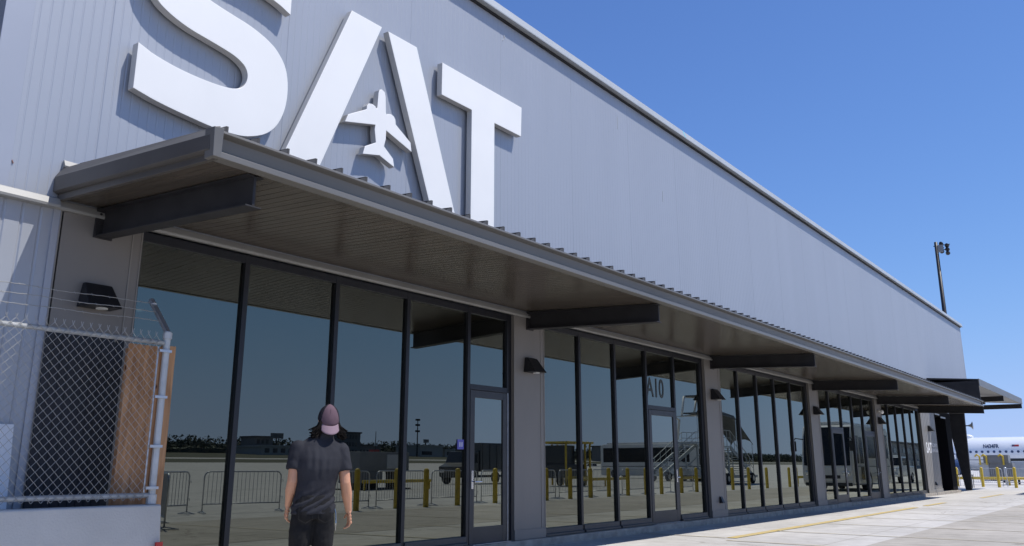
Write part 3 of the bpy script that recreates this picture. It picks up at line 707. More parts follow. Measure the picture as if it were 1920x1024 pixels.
# ------------------------------------------------------------------ vehicles
def wheel(parent, x, y, r=.5, w=.28, side=1):
    b = MB(); b.tube([(x,y-w/2,r),(x,y-w/2+.03,r),(x,y+w/2-.03,r),(x,y+w/2,r)], [r-.04,r,r,r-.04], 20)
    wh = b.build('wheel', M['rubber'], parent, smooth=False)
    yy = y+side*(w/2+.004)
    MB().tube([(x,y,r),(x,yy,r)], [r*.55,r*.5], 14).build('rim', M['galv'], wh); return wh
def coach(x, y, a, L, H, lab, front_dark=True, W=2.5):   # front at local x=0, body runs +x, width along y
    t = empty('coach', (x,y,0), R(a), lab, 'coach')
    P = [(.10,.30),(-.02,.55),(-.02,1.15),(.10,1.9),(.32,2.75),(.55,H-.08),(.8,H),(L-.3,H),(L,H-.2),(L,.35),(L-.1,.28)]
    b = MB(); b.prism(P, lambda u,v,d: (u,d,v), -W/2, W/2); b.build('body', M['coachwhite'], t, bevel=.09, seg=3)
    b = MB(); b.prism([(-.045,1.25),(.075,1.92),(.30,2.78),(.52,H-.12),(.62,H-.12),(.45,2.7),(.25,1.9),(.1,1.25)], lambda u,v,d: (u,d,v), -W/2+.10, W/2-.10)
    b.build('windscreen', M['coachdark'], t, bevel=.03)
    for s_ in (-1,1):
        y0, y1 = sorted((s_*(W/2-.01), s_*(W/2+.012)))
        ws = MB(); ws.box(2.3, L-.35, y0, y1, 1.62, H-.38)
        ws.build('side_window', M['coachdark'], t, bevel=.01)
        MB().box(.55,1.25,y0,y1,1.35,H-.55).build('driver_window', M['coachdark'], t, bevel=.01)
        if s_ == 1:
            MB().box(1.38,2.15,y0,y1,.42,H-.5).build('door', M['coachwhite'], t)
            MB().box(1.46,2.07,y0,y1+.006,1.35,H-.62).box(1.46,2.07,y0,y1+.006,.55,1.2).build('door_glass', M['coachdark'], t)
        MB().box(.35,L-.2,y0,y1-.003,1.18,1.24).build('trim_stripe', M['darkbody'], t)
        MB().tube([(.1,s_*W/2*.9,2.55),(-.35,s_*(W/2+.12),2.6),(-.42,s_*(W/2+.22),2.45)], .03, 6).box(-.52,-.36,s_*(W/2+.22)-.13,s_*(W/2+.22)+.13,1.95,2.45).build('mirror', M['black'], t, bevel=.01)
        MB().box(-.05,.06,s_*W/2*.72-.22,s_*W/2*.72+.22,.78,.98).build('headlight', M['chrome'], t, bevel=.03)
        for xx in (2.7, L-1.7): wheel(t, xx, s_*(W/2-.13), .5, .28, s_)
    MB().box(-.035,.03,-.55,.55,.62,.78).build('grille', M['steel'], t)
    MB().box(.02,.12,-W/2+.1,W/2-.1,.26,.42).build('bumper', M['black'], t, bevel=.02)
    MB().box(.9,L-.5,-.7,.7,H,H+.18).build('roof_unit', M['coachwhite'], t, bevel=.06)
    return t
coach(42.4, 2.72, 0, 7.6, 3.28, 'white shuttle coach with big dark windscreen mirrored in the fourth bay')
coach(76.2, -18.5, -90, 12.5, 3.45, 'white coach seen side on behind the bollards in the second bay reflection')
# pickup
def pickup(x, y, a, lab):
    t = empty('pickup_truck', (x,y,0), R(a), lab, 'pickup truck')
    P = [(0,.45),(-.05,.75),(0,1.15),(1.25,1.25),(1.75,1.9),(3.5,1.92),(3.7,1.25),(5.6,1.22),(5.6,.5)]
    MB().prism(P, lambda u,v,d: (u,d,v), -.98, .98).build('body', M['coachwhite'], t, bevel=.07, seg=3)
    MB().prism([(1.22,1.27),(1.68,1.84),(1.78,1.84),(1.4,1.27)], lambda u,v,d: (u,d,v), -.84, .84).build('windscreen', M['coachdark'], t)
    for s_ in (-1,1):
        y0,y1 = sorted((s_*.975, s_*.992)); MB().box(1.75,2.5,y0,y1,1.28,1.8).box(2.58,3.4,y0,y1,1.28,1.8).build('side_window', M['coachdark'], t)
        MB().box(-.06,.03,s_*.72-.17,s_*.72+.17,.85,1.08).build('headlight', M['chrome'], t, bevel=.02)
        for xx in (.95,4.5): wheel(t, xx, s_*.88, .4, .24, s_)
    MB().box(-.07,.02,-.5,.5,.72,1.08).build('grille', M['black'], t, bevel=.01)
    MB().box(-.12,.05,-.95,.95,.45,.66).build('bumper', M['chrome'], t, bevel=.03)
    MB().box(2.2,2.5,-.6,.6,1.93,2.02).build('light_bar', M['lens'], t, bevel=.02)
pickup(64.5, -.2, 0, 'white pickup truck facing us, mirrored in the last glass bay')
for q, (xx, yy, aa, lb_) in enumerate(((205,-118,12,'white pickup far across the apron, mirrored between the hotel block and the light tower'),(150,-150,-30,'second far white pickup, mirrored left of the man'),(330,-120,170,'third far white pickup, mirrored near the yellow framed loader'))):
    pickup(xx, yy, aa, lb_)
# dark service truck
t = empty('service_truck', (46.6,-23,0), 0, 'dark box service truck mirrored in the first glass door', 'truck')
MB().box(-2.4,3.2,-1.15,1.15,.85,2.85).build('cargo_box', M['darkbody'], t, bevel=.04)
MB().prism([(-4.2,.5),(-4.3,1.2),(-3.6,1.45),(-3.2,2.25),(-2.45,2.3),(-2.45,.5)], lambda u,v,d:(u,d,v), -1.05, 1.05).build('cab', M['darkbody'], t, bevel=.05)
MB().box(-3.2,-2.6,1.045,1.06,1.45,2.1).build('side_window', M['coachdark'], t)
MB().box(-4.32,-4.2,.5,.9,.8,1.0).box(-4.32,-4.2,-.9,-.5,.8,1.0).build('headlight', M['chrome'], t)
MB().box(-4.2,3.2,-.9,.9,.45,.6).build('chassis', M['black'], t)
for xx in (-3.5,2.1):
    for s_ in (-1,1): wheel(t, xx, s_*.95, .42, .26, s_)
rb = MB()
for k in range(7): rb.box(-2.2+k*.85,-2.15+k*.85,1.15,1.17,.9,2.8)
rb.build('box_rib', M['steel'], t)
# yellow framed loader
t = empty('baggage_loader', (43.3,-14,0), 0, 'dark loader with tall yellow tube frames mirrored in the second bay', 'loader')
MB().box(-1.1,1.3,-1,1,.5,1.35).box(-1.0,.2,-.8,.8,1.35,2.5).build('machine_body', M['darkbody'], t, bevel=.03)
for xx in (-1.25,.35,1.0,1.6):
    MB().tube([(xx,1.05,.05),(xx,1.05,2.5),(xx+.12,1.05,2.68),(xx+.4,1.05,2.7)], .07, 8).tube([(xx,-1.05,.05),(xx,-1.05,2.6)], .07, 8).build('frame_post', M['yellow'], t, smooth=True)
MB().box(-1.3,1.7,-1.1,1.1,2.62,2.74).box(-1.3,1.7,1.02,1.12,.45,.62).build('frame_rail', M['yellow'], t)
for xx in (-.8,1.0):
    for s_ in (-1,1): wheel(t, xx, s_*.9, .32, .22, s_)
MB().box(.3,1.2,.98,1.03,1.5,2.2).build('control_box', M['greybox'], t)
# covered passenger stairs
def stairs(x, y, a, H, L, lab, cover_=True, rise=1):
    t = empty('boarding_stairs', (x,y,0), R(a), lab, 'boarding stairs', 'mobile boarding stairs on the apron')
    st = MB(); n = int(H/.2)
    for k in range(n): st.box(k*L/n, (k+1)*L/n+.02, -.7, .7, .55+k*(H-.55)/n, .60+k*(H-.55)/n)
    st.build('steps', M['stairmetal'], t)
    MB().beam((0,-.74,.5),(L,-.74,H-.1),.06,.28).beam((0,.74,.5),(L,.74,H-.1),.06,.28).build('stringer', M['stairmetal'], t)
    MB().box(L,L+2.2,-.8,.8,H-.06,H).build('platform', M['stairmetal'], t)
    for s_ in (-.76,.76):
        hr = MB(); hr.tube([(0,s_,1.5),(L,s_,H+1.05),(L+2.2,s_,H+1.05)], .03, 6).tube([(0,s_,1.05),(L,s_,H+.55),(L+2.2,s_,H+.55)], .022, 6)
        for k in range(7): hr.tube([(L*k/6,s_,.55+(H-.6)*k/6),(L*k/6,s_,1.5+(H-.45)*k/6)], .022, 6)
        for xx in (.7,1.4,2.2): hr.tube([(L+xx,s_,H),(L+xx,s_,H+1.05)], .022, 6)
        hr.build('handrail', M['chrome'] if s_ > 0 else M['stairmetal'], t)
    su = MB(); 
    for xx in (L*.5,L+.3,L+1.9):
        for s_ in (-.65,.65): su.beam((xx,s_,.5),(xx,s_,min(H-.1,.5+(H-.5)*min(1,xx/L))),.09)
    su.beam((L*.5,.65,.6),(L+1.9,.65,H-.2),.06).beam((L*.5,.65,H*.55),(L+1.9,.65,.6),.06).box(-.4,L+2.4,-.9,.9,.42,.6)
    su.build('support_frame', M['stairmetal'], t)
    if cover_:
        cv = MB(); za = H+2.15
        for (q0,z0_,q1,z1_) in ((.0,2.8,L*.75,H+1.9),(L*.75,H+1.9,L+2.2,za)):
            pts = [(-.85,0),(-.7,.25),(-.3,.40),(.3,.40),(.7,.25),(.85,0)]
            base = len(cv.v)
            for (xx,zz) in ((q0,z0_),(q1,z1_)):
                for (yy,dz) in pts: cv.v.append((xx,yy,zz+dz))
                for (yy,dz) in pts[::-1]: cv.v.append((xx,yy*.96,zz+dz-.04))
            for i in range(12): cv.f.append((base+i, base+(i+1)%12, base+12+(i+1)%12, base+12+i))
            cv.f.append(tuple(base+i for i in range(12))); cv.f.append(tuple(base+12+i for i in range(12)))
        cv.build('canopy_cover', M['canvas'], t)
        fp = MB()
        for s_ in (-.8,.8):
            for xx, z0_, z1_ in ((0.1,.6,2.8),(L*.75,H*.8,H+1.9),(L+2.1,H,za)): fp.tube([(xx,s_,z0_),(xx,s_,z1_)], .03, 6)
        fp.build('cover_post', M['chrome'], t)
    for xx in (.6, L+1.2):
        for s_ in (-1,1): wheel(t, xx, s_*.85, .38, .22, s_)
    return t
stairs(62.0, -17.6, 14, 3.1, 4.6, 'open metal boarding stairs mirrored beyond the second bay door', False)
stairs(59.0, -8.6, 178, 2.6, 4.4, 'boarding stairs with sloping dark canopy mirrored in the third bay')
# awning frame above first stairs (flying white tubes)
t = empty('boarding_lift', (64.5,-14.6,0), 0, 'tall white tube framed boarding lift beside the coach in the second bay reflection', 'boarding lift')
aw = MB()
for s_ in (-1,1): aw.tube([(-2.2,s_,3.4),(-1.7,s_,5.0),(-2.6,s_,5.25),(2.6,s_,5.6)], .11, 8).tube([(-1.2,s_,5.3),(-.6,s_,7.0),(3.0,s_,7.2)], .10, 8).tube([(1.2,s_,5.5),(2.0,s_,7.1)], .10, 8)
aw.build('awning_frame', M['white'], t, smooth=True)
MB().box(-1.0,2.6,-1,1,5.55,5.65).box(-.4,3,-1.0,1.0,7.05,7.14).build('awning_roof', M['canvas'], t)
MB().box(-2.4,2.6,-1.1,1.1,3.0,3.15).box(-2.2,2.4,-1.0,1.0,.5,.9).build('deck', M['stairmetal'], t)
su = MB()
for k in range(3): su.beam((-1.8,.9,.9+k*.7),(1.8,.9,1.6+k*.7),.09).beam((1.8,.9,.9+k*.7),(-1.8,.9,1.6+k*.7),.09)
for k in range(9):
    su.tube([(-2.3+k*.6,1.05,3.15),(-2.3+k*.6,1.05,4.2)], .025, 6)
su.tube([(-2.3,1.05,4.2),(2.5,1.05,4.2)], .03, 6).tube([(-2.3,1.05,3.7),(2.5,1.05,3.7)], .025, 6)
su.build('scissor_frame', M['stairmetal'], t)
for xx in (-1.5,1.5):
    for s_ in (-1,1): wheel(t, xx, s_*.9, .42, .25, s_)

# ------------------------------------------------------------------ far airfield buildings (mirrored)
def far_building(name, x0, x1, y0, y1, H, m, lab, roof=None, bayw=8, band=None):
    z = gz(y1); t = empty(name, ((x0+x1)/2,(y0+y1)/2,z), 0, lab, 'building')
    w_, d_ = (x1-x0)/2, (y1-y0)/2
    MB().box(-w_,w_,-d_,d_,-.5,H).build('wall', m, t)
    MB().box(-w_-.6,w_+.6,-d_-.6,d_+.6,H,H+.7).build('roof', roof or M['asphroof'], t)
    wn = MB(); nrow = max(1, int(H/3.6))
    for r_ in range(nrow):
        k = 0
        while -w_+1.5+k*bayw*.5 < w_-2.5:
            wn.box(-w_+1.5+k*bayw*.5, -w_+1.5+k*bayw*.5+bayw*.28, d_, d_+.12, 1.0+r_*H/nrow, 1.0+r_*H/nrow+1.9); k += 1
    wn.build('window', M['glassfar'], t); return t
far_building('hangar', 219, 243, -320, -300, 3.6, M['bldlight'], 'low hangar with pale roof mirrored left of the man', M['bldlight'], 9)
far_building('office_block', 223.5, 234, -322, -312, 7.6, M['bld'], 'dark office block behind the low hangar, under a billboard', None, 5)
far_building('hotel_building', 262, 279, -320, -302, 11.0, M['bld'], 'tall dark hotel block mirrored just right of the capped head', None, 4)
far_building('white_hangar', 319, 338, -318, -300, 5.5, M['bldlight'], 'pale box hangar mirrored right of the light tower', M['bldlight'], 30)
far_building('cargo_shed', 339, 362, -316, -300, 3.6, M['bldlight'], 'long low shed beside the pale box hangar', M['bldlight'], 7)
far_building('fuel_office', 150, 172, -318, -304, 4.2, M['bldlight'], 'pale low office at the left end of the mirrored skyline', None, 6)
far_building('rental_garage', 284, 306, -330, -316, 5.0, M['bld'], 'dark garage between the hotel block and the light tower', None, 5)
far_building('warehouse', 366, 392, -318, -302, 4.6, M['bldlight'], 'pale warehouse right of the long low shed', M['bldlight'], 11)
far_building('terminal_shed', 396, 470, -240, -222, 8.5, M['bld'], 'long grey shed mirrored behind the yellow framed loader', None, 9)
far_building('maintenance_hall', 300, 420, -82, -60, 9.0, M['greybox'], 'grey hall mirrored behind the third and fifth bays', None, 14)
far_building('concourse_building', 165, 300, -14, 4, 6.0, M['bld'], 'wide grey concourse mirrored behind the white pickup', M['bldlight'], 10)
def billboard(x, y, z0, w_, h_, lab):
    t = empty('billboard', (x,y,gz(y)), R(8), lab, 'billboard')
    MB().box(-w_/2,w_/2,-.3,.3,z0,z0+h_).build('board', M['bld'], t); MB().tube([(0,-.4,0),(0,-.4,z0+h_/2)], .35, 8).build('post', M['steel'], t)
billboard(231, -305, 7.3, 6.5, 2.4, 'dark billboard on a post beside the office block')
billboard(327.5, -303, 7.5, 3.6, 1.8, 'small dark billboard over the pale box hangar')
t = empty('light_tower', (317.5,-300,gz(-300)), 0, 'thin light tower with three lamp clusters mirrored in the fourth pane', 'light tower')
MB().tube([(0,0,0),(0,0,20)], [.4,.22], 8).build('mast', M['steel'], t)
for z in (13.5,16.8,19.6): MB().box(-1.4,1.4,-.5,.5,z-.5,z+.5).build('lamp_cluster', M['steel'], t)
t = empty('radio_mast', (291,-304,gz(-300)), 0, 'slim radio mast right of the hotel block in the reflection', 'mast')
MB().tube([(0,0,0),(0,0,12.8)], [.3,.15], 6).build('mast', M['steel'], t); MB().box(-1.2,1.2,-.2,.2,5.2,6.0).build('antenna_panel', M['greylight'], t)
# tree line
b = MB(); rnd = random.Random(3)
for y0_, h0_ in ((-352, 1.0), (-338, .72)):     # solid heart of the belt, leaves scattered round it
    pv = None
    for i in range(640):
        x = -60+i*1.5; h_ = (3.3+1.9*noise.noise(Vector((x*.03,0,1)))+1.3*noise.noise(Vector((x*.12,0,5)))+.5*noise.noise(Vector((x*.6,0,9))))*h0_; z_ = gz(y0_)
        cur = [(x,y0_-3,z_-1),(x,y0_+3,z_-1),(x,y0_+2.5,z_+h_*.7),(x,y0_,z_+h_),(x,y0_-2.5,z_+h_*.7)]
        n_ = len(b.v); b.v += cur
        if pv is not None: b.f += [(pv+k, pv+(k+1)%5, n_+(k+1)%5, n_+k) for k in range(5)]
        pv = n_
for i in range(2600):
    x = rnd.uniform(-60, 900); y = -345+rnd.uniform(-12, 12)
    if x > 480: y += 60
    hh = 5.2+2.2*noise.noise(Vector((x*.03,0,1)))+1.6*noise.noise(Vector((x*.12,0,5)))
    for j in range(18):
        c = Vector((x+rnd.gauss(0,1.6), y+rnd.gauss(0,1.6), gz(y)+min(1.25,abs(rnd.gauss(0,.30))+rnd.random()*.75)*hh))
        u = Vector([rnd.gauss(0,1) for _ in range(3)]).normalized()*rnd.uniform(.4,.85); v_ = Vector([rnd.gauss(0,1) for _ in range(3)]).normalized()*rnd.uniform(.4,.85)
        b.add([c-u, c+v_, c+u, c-v_], [(0,1,2,3)])
o = b.build('distant_trees', M['leaf'], fix=False); tag(o, 'dark belt of distant trees along the airfield horizon', 'trees', kind='stuff')

# ------------------------------------------------------------------ aircraft at the stand
AX = 112.0
t = empty('airliner', (AX,0,0), 0, 'white airliner with blue tail parked behind the bollards at the far right', 'airplane')
rad, cz = 1.95, 2.62
fus = MB(); ys = [(3.6,.15,-.35),(4.0,.7,-.28),(4.9,1.2,-.15),(6.4,1.7,-.03),(8.4,1.95,0),(18,1.95,0),(21,1.85,.1),(25,1.3,.5),(29,.6,1.0),(30.5,.2,1.2)]
base = 0; nn = 32
for (y,r_,dz) in ys:
    for k in range(nn):
        a = 2*math.pi*k/nn; fus.v.append((r_*math.cos(a), y, cz+dz+r_*math.sin(a)))
for i in range(len(ys)-1):
    for k in range(nn): fus.f.append((i*nn+k, i*nn+(k+1)%nn, (i+1)*nn+(k+1)%nn, (i+1)*nn+k))
fus.f.append(tuple(range(nn))); fus.f.append(tuple((len(ys)-1)*nn+k for k in range(nn)))
fus.build('fuselage', M['aircraft'], t, smooth=True)
def on_fus(y, z, off=.01):  # x on -X side of the hull
    return -math.sqrt(max(0, rad*rad-(z-cz)**2))-off
wn = MB()
for k in range(26):
    y = 18.6-k*.62; z = 2.85; xx = on_fus(y,z,.015)
    wn.tube([(xx,y,z),(xx+.05,y,z)], .145, 10)
wn.build('cabin_window', M['navy'], t)
st = MB()
for k in range(1): st.box(on_fus(0,1.95,.012)-.0, on_fus(0,1.95)+.3, -9, 22, 1.90, 1.97)
st.build('belly_stripe', M['navy'], t)
text_mesh('N434FR', .62, 'registration', M['navy'], t, (on_fus(0,3.45,.02)-.06, 16.6, 3.28), (0,-1,0), (.18,0,.98), .01, bold=.02, squeeze=.78)
MB().box(on_fus(0,3.5,.03), on_fus(0,3.5,.03)+.1, 12.9, 13.6, 3.36, 3.64).build('flag_patch', M['red'], t); MB().box(on_fus(0,3.5,.045), on_fus(0,3.5,.03)+.1, 13.33, 13.6, 3.49, 3.64).build('flag_canton', M['navy'], t)
text_mesh('FRONTIER', 1.0, 'airline_name', M['navy'], t, (on_fus(0,2.2,.03), 22.6, 1.98), (0,-1,0), (0,0,1), .01, bold=.01, squeeze=.9)
MB().prism([(27,3.6),(30,3.6),(32.5,9.5),(30.8,9.5)], lambda u,v,d:(d,u,v), -.15, .15).build('tail_fin', M['aircraftblue'], t)
MB().prism([(20.0,2.4),(22.0,2.2),(22.6,4.2),(20.5,4.4)], lambda u,v,d:(d,u,v), -1.99, -1.85).build('tail_paint', M['aircraftblue'], t)
MB().prism([(9.8,2.0),(11.6,2.0),(9.3,4.0),(8.4,4.0)], lambda u,v,d:(d,u,v), -1.97, -1.80).build('livery_flash', M['aircraftpale'], t)
MB().box(-2.0,-1.6,8.6,9.9,2.05,3.9).build('cabin_door', M['aircraft'], t, bevel=.03)
MB().ball((-.2,18.6,4.62), .5, .9, .35).build('antenna_fairing', M['aircraft'], t, smooth=True)
MB().prism([(19,1.0),(25.0,1.0),(25,1.6),(21,1.6)], lambda u,v,d:(d,u,v), -16, -1.5).build('wing', M['aircraft'], t)
MB().tube([(-6,20.6,1.1),(-6,20.0,1.1),(-6,17.8,1.1)], [.85,.95,.7], 20).build('engine', M['navy'], t)
MB().tube([(0,7.8,.0),(0,7.8,1.2)], .25, 8).tube([(-2.0,22,.0),(-2.0,22,1.2)], .3, 8).tube([(2.0,22,.0),(2.0,22,1.2)], .3, 8).build('landing_gear', M['rubber'], t)
# equipment before the aircraft
t = empty('pay_kiosk', (64,8.9,0), 0, 'grey equipment cabinet with yellow brackets before the aircraft', 'cabinet')
MB().box(-.5,.5,-.95,.45,.25,1.42).build('housing', M['greybox'], t, bevel=.02)
MB().box(-.45,.45,.47,1.1,.25,1.45).build('door_panel', M['greylight'], t, bevel=.02)
MB().box(-.55,.45,-.75,.75,1.42,1.95).build('control_head', M['greybox'], t, bevel=.02)
for y in (-.45,.55,.95): MB().tube([(-.6,y,1.3),(-.62,y,1.85),(-.62,y+.15,1.98),(-.62,y+.28,1.85)], .06, 8).build('yellow_bracket', M['yellow'], t)
t = empty('tow_cart', (66,7.3,0), 0, 'pale grey box cart at the far right before the aircraft', 'cart')
MB().box(-.6,.6,-.6,1.0,.35,1.55).build('box', M['greylight'], t, bevel=.03); 
for y in (-.4,.7): wheel(t, -.4, y, .2, .12, 1)
t = empty('belt_loader', (74,9.4,0), 0, 'dark ground equipment at the far right edge before the aircraft', 'belt loader')
MB().box(-1,1,-1.6,.9,.5,1.8).build('body', M['darkbody'], t, bevel=.04); MB().beam((-.2,.9,1.4),(-.2,-3.4,1.9),.9,.2).build('belt', M['rubber'], t)
for y in (-1.1,.5): wheel(t, -.8, y, .35, .2, -1)
t = empty('side_table', (54.5,9.35,0), 0, 'small thin legged table behind the black tapered column', 'table')
MB().box(-.3,.3,-.45,.45,.70,.74).build('table_top', M['black'], t)
for xx in (-.25,.25):
    for yy in (-.4,.4): MB().tube([(xx,yy,0),(xx,yy,.7)], .02, 6).build('leg', M['black'], t)
# horn loudspeaker
t = empty('horn_loudspeaker', (49.0,8.05,3.30), 0, 'grey horn loudspeaker jutting from the black tapered column', 'loudspeaker')
MB().tube([(0,.1,0),(0,-.16,0)], .028, 8).build('bracket', M['steel'], t)
MB().tube([(0,-.14,0),(0,-.20,0),(0,-.27,0),(0,-.33,0)], [.05,.06,.11,.21], 18).build('horn', M['greylight'], t, smooth=True)
# floodlight mast
t = empty('floodlight_mast', (90,15.35,0), 0, 'tall black floodlight mast rising behind the roof edge', 'floodlight mast')
MB().tube([(0,0,0),(0,0,23.7)], [.30,.16], 12).build('mast', M['black'], t, smooth=True)
MB().tube([(0,.25,23.3),(0,-1.3,23.3)], .05, 8).tube([(0,.0,22.8),(0,-1.2,22.8)], .05, 8).build('crossarm', M['black'], t)
MB().box(-.1,.1,-.1,-.62,22.6,23.35).build('control_box', M['greybox'], t)
for i, y in enumerate((-.45,-.98)):
    for j, z in enumerate((22.65,23.05,23.45)):
        o = MB().tube([(-.05,0,.0),(.12,0,-.05),(.30,0,-.12)], [.10,.19,.22], 12).build('floodlight', M['black'], t); o.location = (0,y,z-.25*i+.15)
        p = MB().tube([(.30,0,-.12),(.31,0,-.124)], .19, 12).build('lens', M['lens'], o)

# ------------------------------------------------------------------ people
def baked(mb, name, m, parent, voxel=.008, smooth_it=3, fn=None, label=None):
    o = mb.build('tmp_'+name, m)
    r = o.modifiers.new('r', 'REMESH'); r.mode = 'VOXEL'; r.voxel_size = voxel; r.use_smooth_shade = True
    s = o.modifiers.new('s', 'SMOOTH'); s.iterations = smooth_it; s.factor = .6
    dg = bpy.context.evaluated_depsgraph_get(); me = bpy.data.meshes.new_from_object(o.evaluated_get(dg)); me.name = name
    bpy.data.objects.remove(o)
    if fn:
        no = [v.normal.copy() for v in me.vertices]
        for v, nn in zip(me.vertices, no):
            p = v.co.copy(); v.co = p+nn*fn(p, nn)
    for p in me.polygons: p.use_smooth = True
    me.materials.clear(); me.materials.append(m)
    ob = bpy.data.objects.new(name, me); COL.objects.link(ob); ob.parent = parent
    if label: ob['label'] = label
    return ob

def fabric(name, col, col2, sc_=3):
    return mat(name, col, .9, 0, 0, sc_, bump=.25, bscale=220, spec=.2, col2=col2)
SKIN = mat('skin', (.58,.295,.175), .5, 0, .10, 9, bump=.08, bscale=120)
SKIN.node_tree.nodes['Principled BSDF'].inputs['Subsurface Weight'].default_value = .08
SKIN.node_tree.nodes['Principled BSDF'].inputs['Subsurface Radius'].default_value = (.02,.008,.004)
TEE = fabric('tee_cotton', (.040,.041,.048), (.022,.022,.028), 4); JEAN = fabric('black_denim', (.022,.021,.021), (.010,.010,.011), 9)
HAIR = mat('hair', (.008,.006,.005), .75, 0, .3, 60, bump=.6, bscale=90, stretch=(1,1,.15), spec=.15)
CAPP = fabric('cap_foam', (.155,.098,.118), (.10,.065,.08), 5); CAPM = fabric('cap_mesh', (.022,.022,.030), (.015,.015,.02), 30)

def person(loc, rz, lab, mats, detail=True, scale=1.0, cap=True):
    tee, jean, hairm = mats
    t = empty('person', loc, rz, lab, 'person'); t.scale = (scale,)*3
    hx = .075; vx = .008 if detail else .014
    # joints
    shL, elL, wrL = (-.178,0,1.375), (-.204,-.015,1.10), (-.214,.080,.895)
    shR, elR, wrR = (.196,0,1.362), (.236,-.035,1.085), (.292,.045,.845)
    b = MB()
    b.rings([(-.02,0,.86,.150,.105),(-.02,0,.95,.148,.10),(-.01,0,1.06,.140,.10),(.0,0,1.20,.165,.112),(.005,.006,1.33,.165,.095),(.01,.020,1.40,.115,.068),(.03,.018,1.455,.058,.056),(.052,.012,1.51,.056,.062),(.07,.02,1.56,.055,.062)])
    for sh, el, wr in ((shL,elL,wrL),(shR,elR,wrR)):
        mid = [(sh[i]*.5+el[i]*.5) for i in range(3)]; fm = [(el[i]*.62+wr[i]*.38) for i in range(3)]
        fm2 = [(el[i]*.3+wr[i]*.7) for i in range(3)]
        b.tube([sh, mid, el, fm, fm2, wr], [.052,.048,.043,.046,.034,.0265], 14); b.ball(sh, .054, .054, .054)
        s_ = -1 if sh[0] < 0 else 1
        # hand: palm + fingers + thumb
        d = (Vector(wr)-Vector(el)).normalized(); d = (d+Vector((0,.12,-.25))).normalized()
        w0 = Vector(wr); pm = w0+d*.085
        side = Vector((0,1,0)); side = (side-d*side.dot(d)).normalized(); nrm = d.cross(side).normalized()
        if nrm.x*s_ < 0: nrm = -nrm        # outward (back of hand)
        inn = -nrm
        for q in (0,.33,.66,1):
            cpt = w0.lerp(pm, q)
            for oo in (-.028,-.010,.010,.028): b.ball(cpt+side*oo*(.62+.38*q)+nrm*.002, .0165, .0165, .0175, 10, 7)
        for k, oo in enumerate((.032,.011,-.011,-.031)):
            ln = (.068,.078,.072,.058)[k]; root = pm+side*oo
            curl = (.35,.55,.65,.75)[k]
            p1 = root+(d*math.cos(curl*.5)+inn*math.sin(curl*.5))*ln*.45
            p2 = p1+(d*math.cos(curl*1.4)+inn*math.sin(curl*1.4))*ln*.33
            p3 = p2+(d*math.cos(curl*2.2)+inn*math.sin(curl*2.2))*ln*.26
            b.tube([root-d*.012, p1, p2, p3], [.0098,.0092,.0084,.0068], 8); b.ball(p3, .0068, .0068, .0068, 8, 6); b.ball(p1, .0096, .0096, .0096, 8, 6)
        tr = w0+d*.025+side*.026
        t1 = tr+(d*.6+side*.6+inn*.35).normalized()*.036; t2 = t1+(d*.85+side*.2+inn*.45).normalized()*.028
        b.tube([tr, t1, t2], [.0125,.0105,.0082], 8); b.ball(t2, .0082, .0082, .0082, 8, 6)
    # head
    hc = Vector((hx,.035,1.62)); n0h = len(b.v); piv = Vector((hx,.01,1.55)); TL = Matrix.Translation(piv) @ Matrix.Rotation(R(9 if cap else 0), 4, 'X') @ Matrix.Translation(-piv)
    b.ball(hc, .074, .094, .105, 20, 14); b.ball(hc+Vector((0,.030,-.055)), .056,.062,.055)
    b.tube([hc+Vector((0,.085,.03)), hc+Vector((0,.112,-.018)), hc+Vector((0,.095,-.028))], [.008,.014,.010], 8)
    for s_ in (-1,1):
        b.ball(hc+Vector((s_*.077,.0,-.012)), .010,.020,.030, 10, 8); b.ball(hc+Vector((s_*.03,.088,.004)), .013,.008,.008, 8, 6)
    b.ball(hc+Vector((0,.094,-.055)), .024,.010,.009, 10, 6)
    b.v[n0h:] = [tuple(TL @ Vector(q)) for q in b.v[n0h:]]
    # legs
    for s_ in (-1,1): b.tube([(-.02+s_*.085,0,.90),(-.02+s_*.10,.01,.50),(-.02+s_*.105,-.01,.12),(-.02+s_*.105,-.005,.06)], [.085,.058,.038,.04], 12)
    body = baked(b, 'body', SKIN, t, .0045 if detail else .012, 2)
    # trousers
    j = MB(); j.rings([(-.02,-.005,.80,.168,.118),(-.02,-.012,.86,.172,.122),(-.02,-.01,.93,.165,.118),(-.02,0,.99,.155,.112)])
    for s_ in (-1,1):
        j.tube([(-.02+s_*.075,-.005,.86),(-.02+s_*.092,.0,.70),(-.02+s_*.098,.012,.50),(-.02+s_*.10,-.005,.28),(-.02+s_*.105,-.01,.10),(-.02+s_*.105,-.01,.055)], [.098,.096,.078,.066,.064,.066], 18)
        j.ball((-.02+s_*.075,-.062,.845), .082,.068,.092)
    def fj(p, n_):
        q = .004*noise.noise(Vector((p.x*14,p.y*14,p.z*22)))+.003*noise.noise(Vector((p.x*40,p.y*40,p.z*16)))
        if p.z < .2: q += .005*math.sin(p.z*120+p.x*20)
        return q
    J = baked(j, 'trousers', jean, t, vx, 2, fj)
    if detail:
        pk = MB()
        for s_ in (-1,1):
            cx = -.02+s_*.080
            n0 = len(pk.v)
            pts = [(-.055,.06),(.055,.06),(.055,-.045),(0,-.075),(-.055,-.045)]
            for i in range(5):
                a_, c_ = pts[i], pts[(i+1)%5]
                pk.tube([(cx+a_[0], -.134-.010*(1-abs(a_[0]/.055))+.012*(a_[1]>.05), .845+a_[1]), (cx+c_[0], -.134-.010*(1-abs(c_[0]/.055))+.012*(c_[1]>.05), .845+c_[1])], .0014, 5)
        pk.build('pocket_seam', mat('seam_thread',(.018,.018,.018),.9), J)
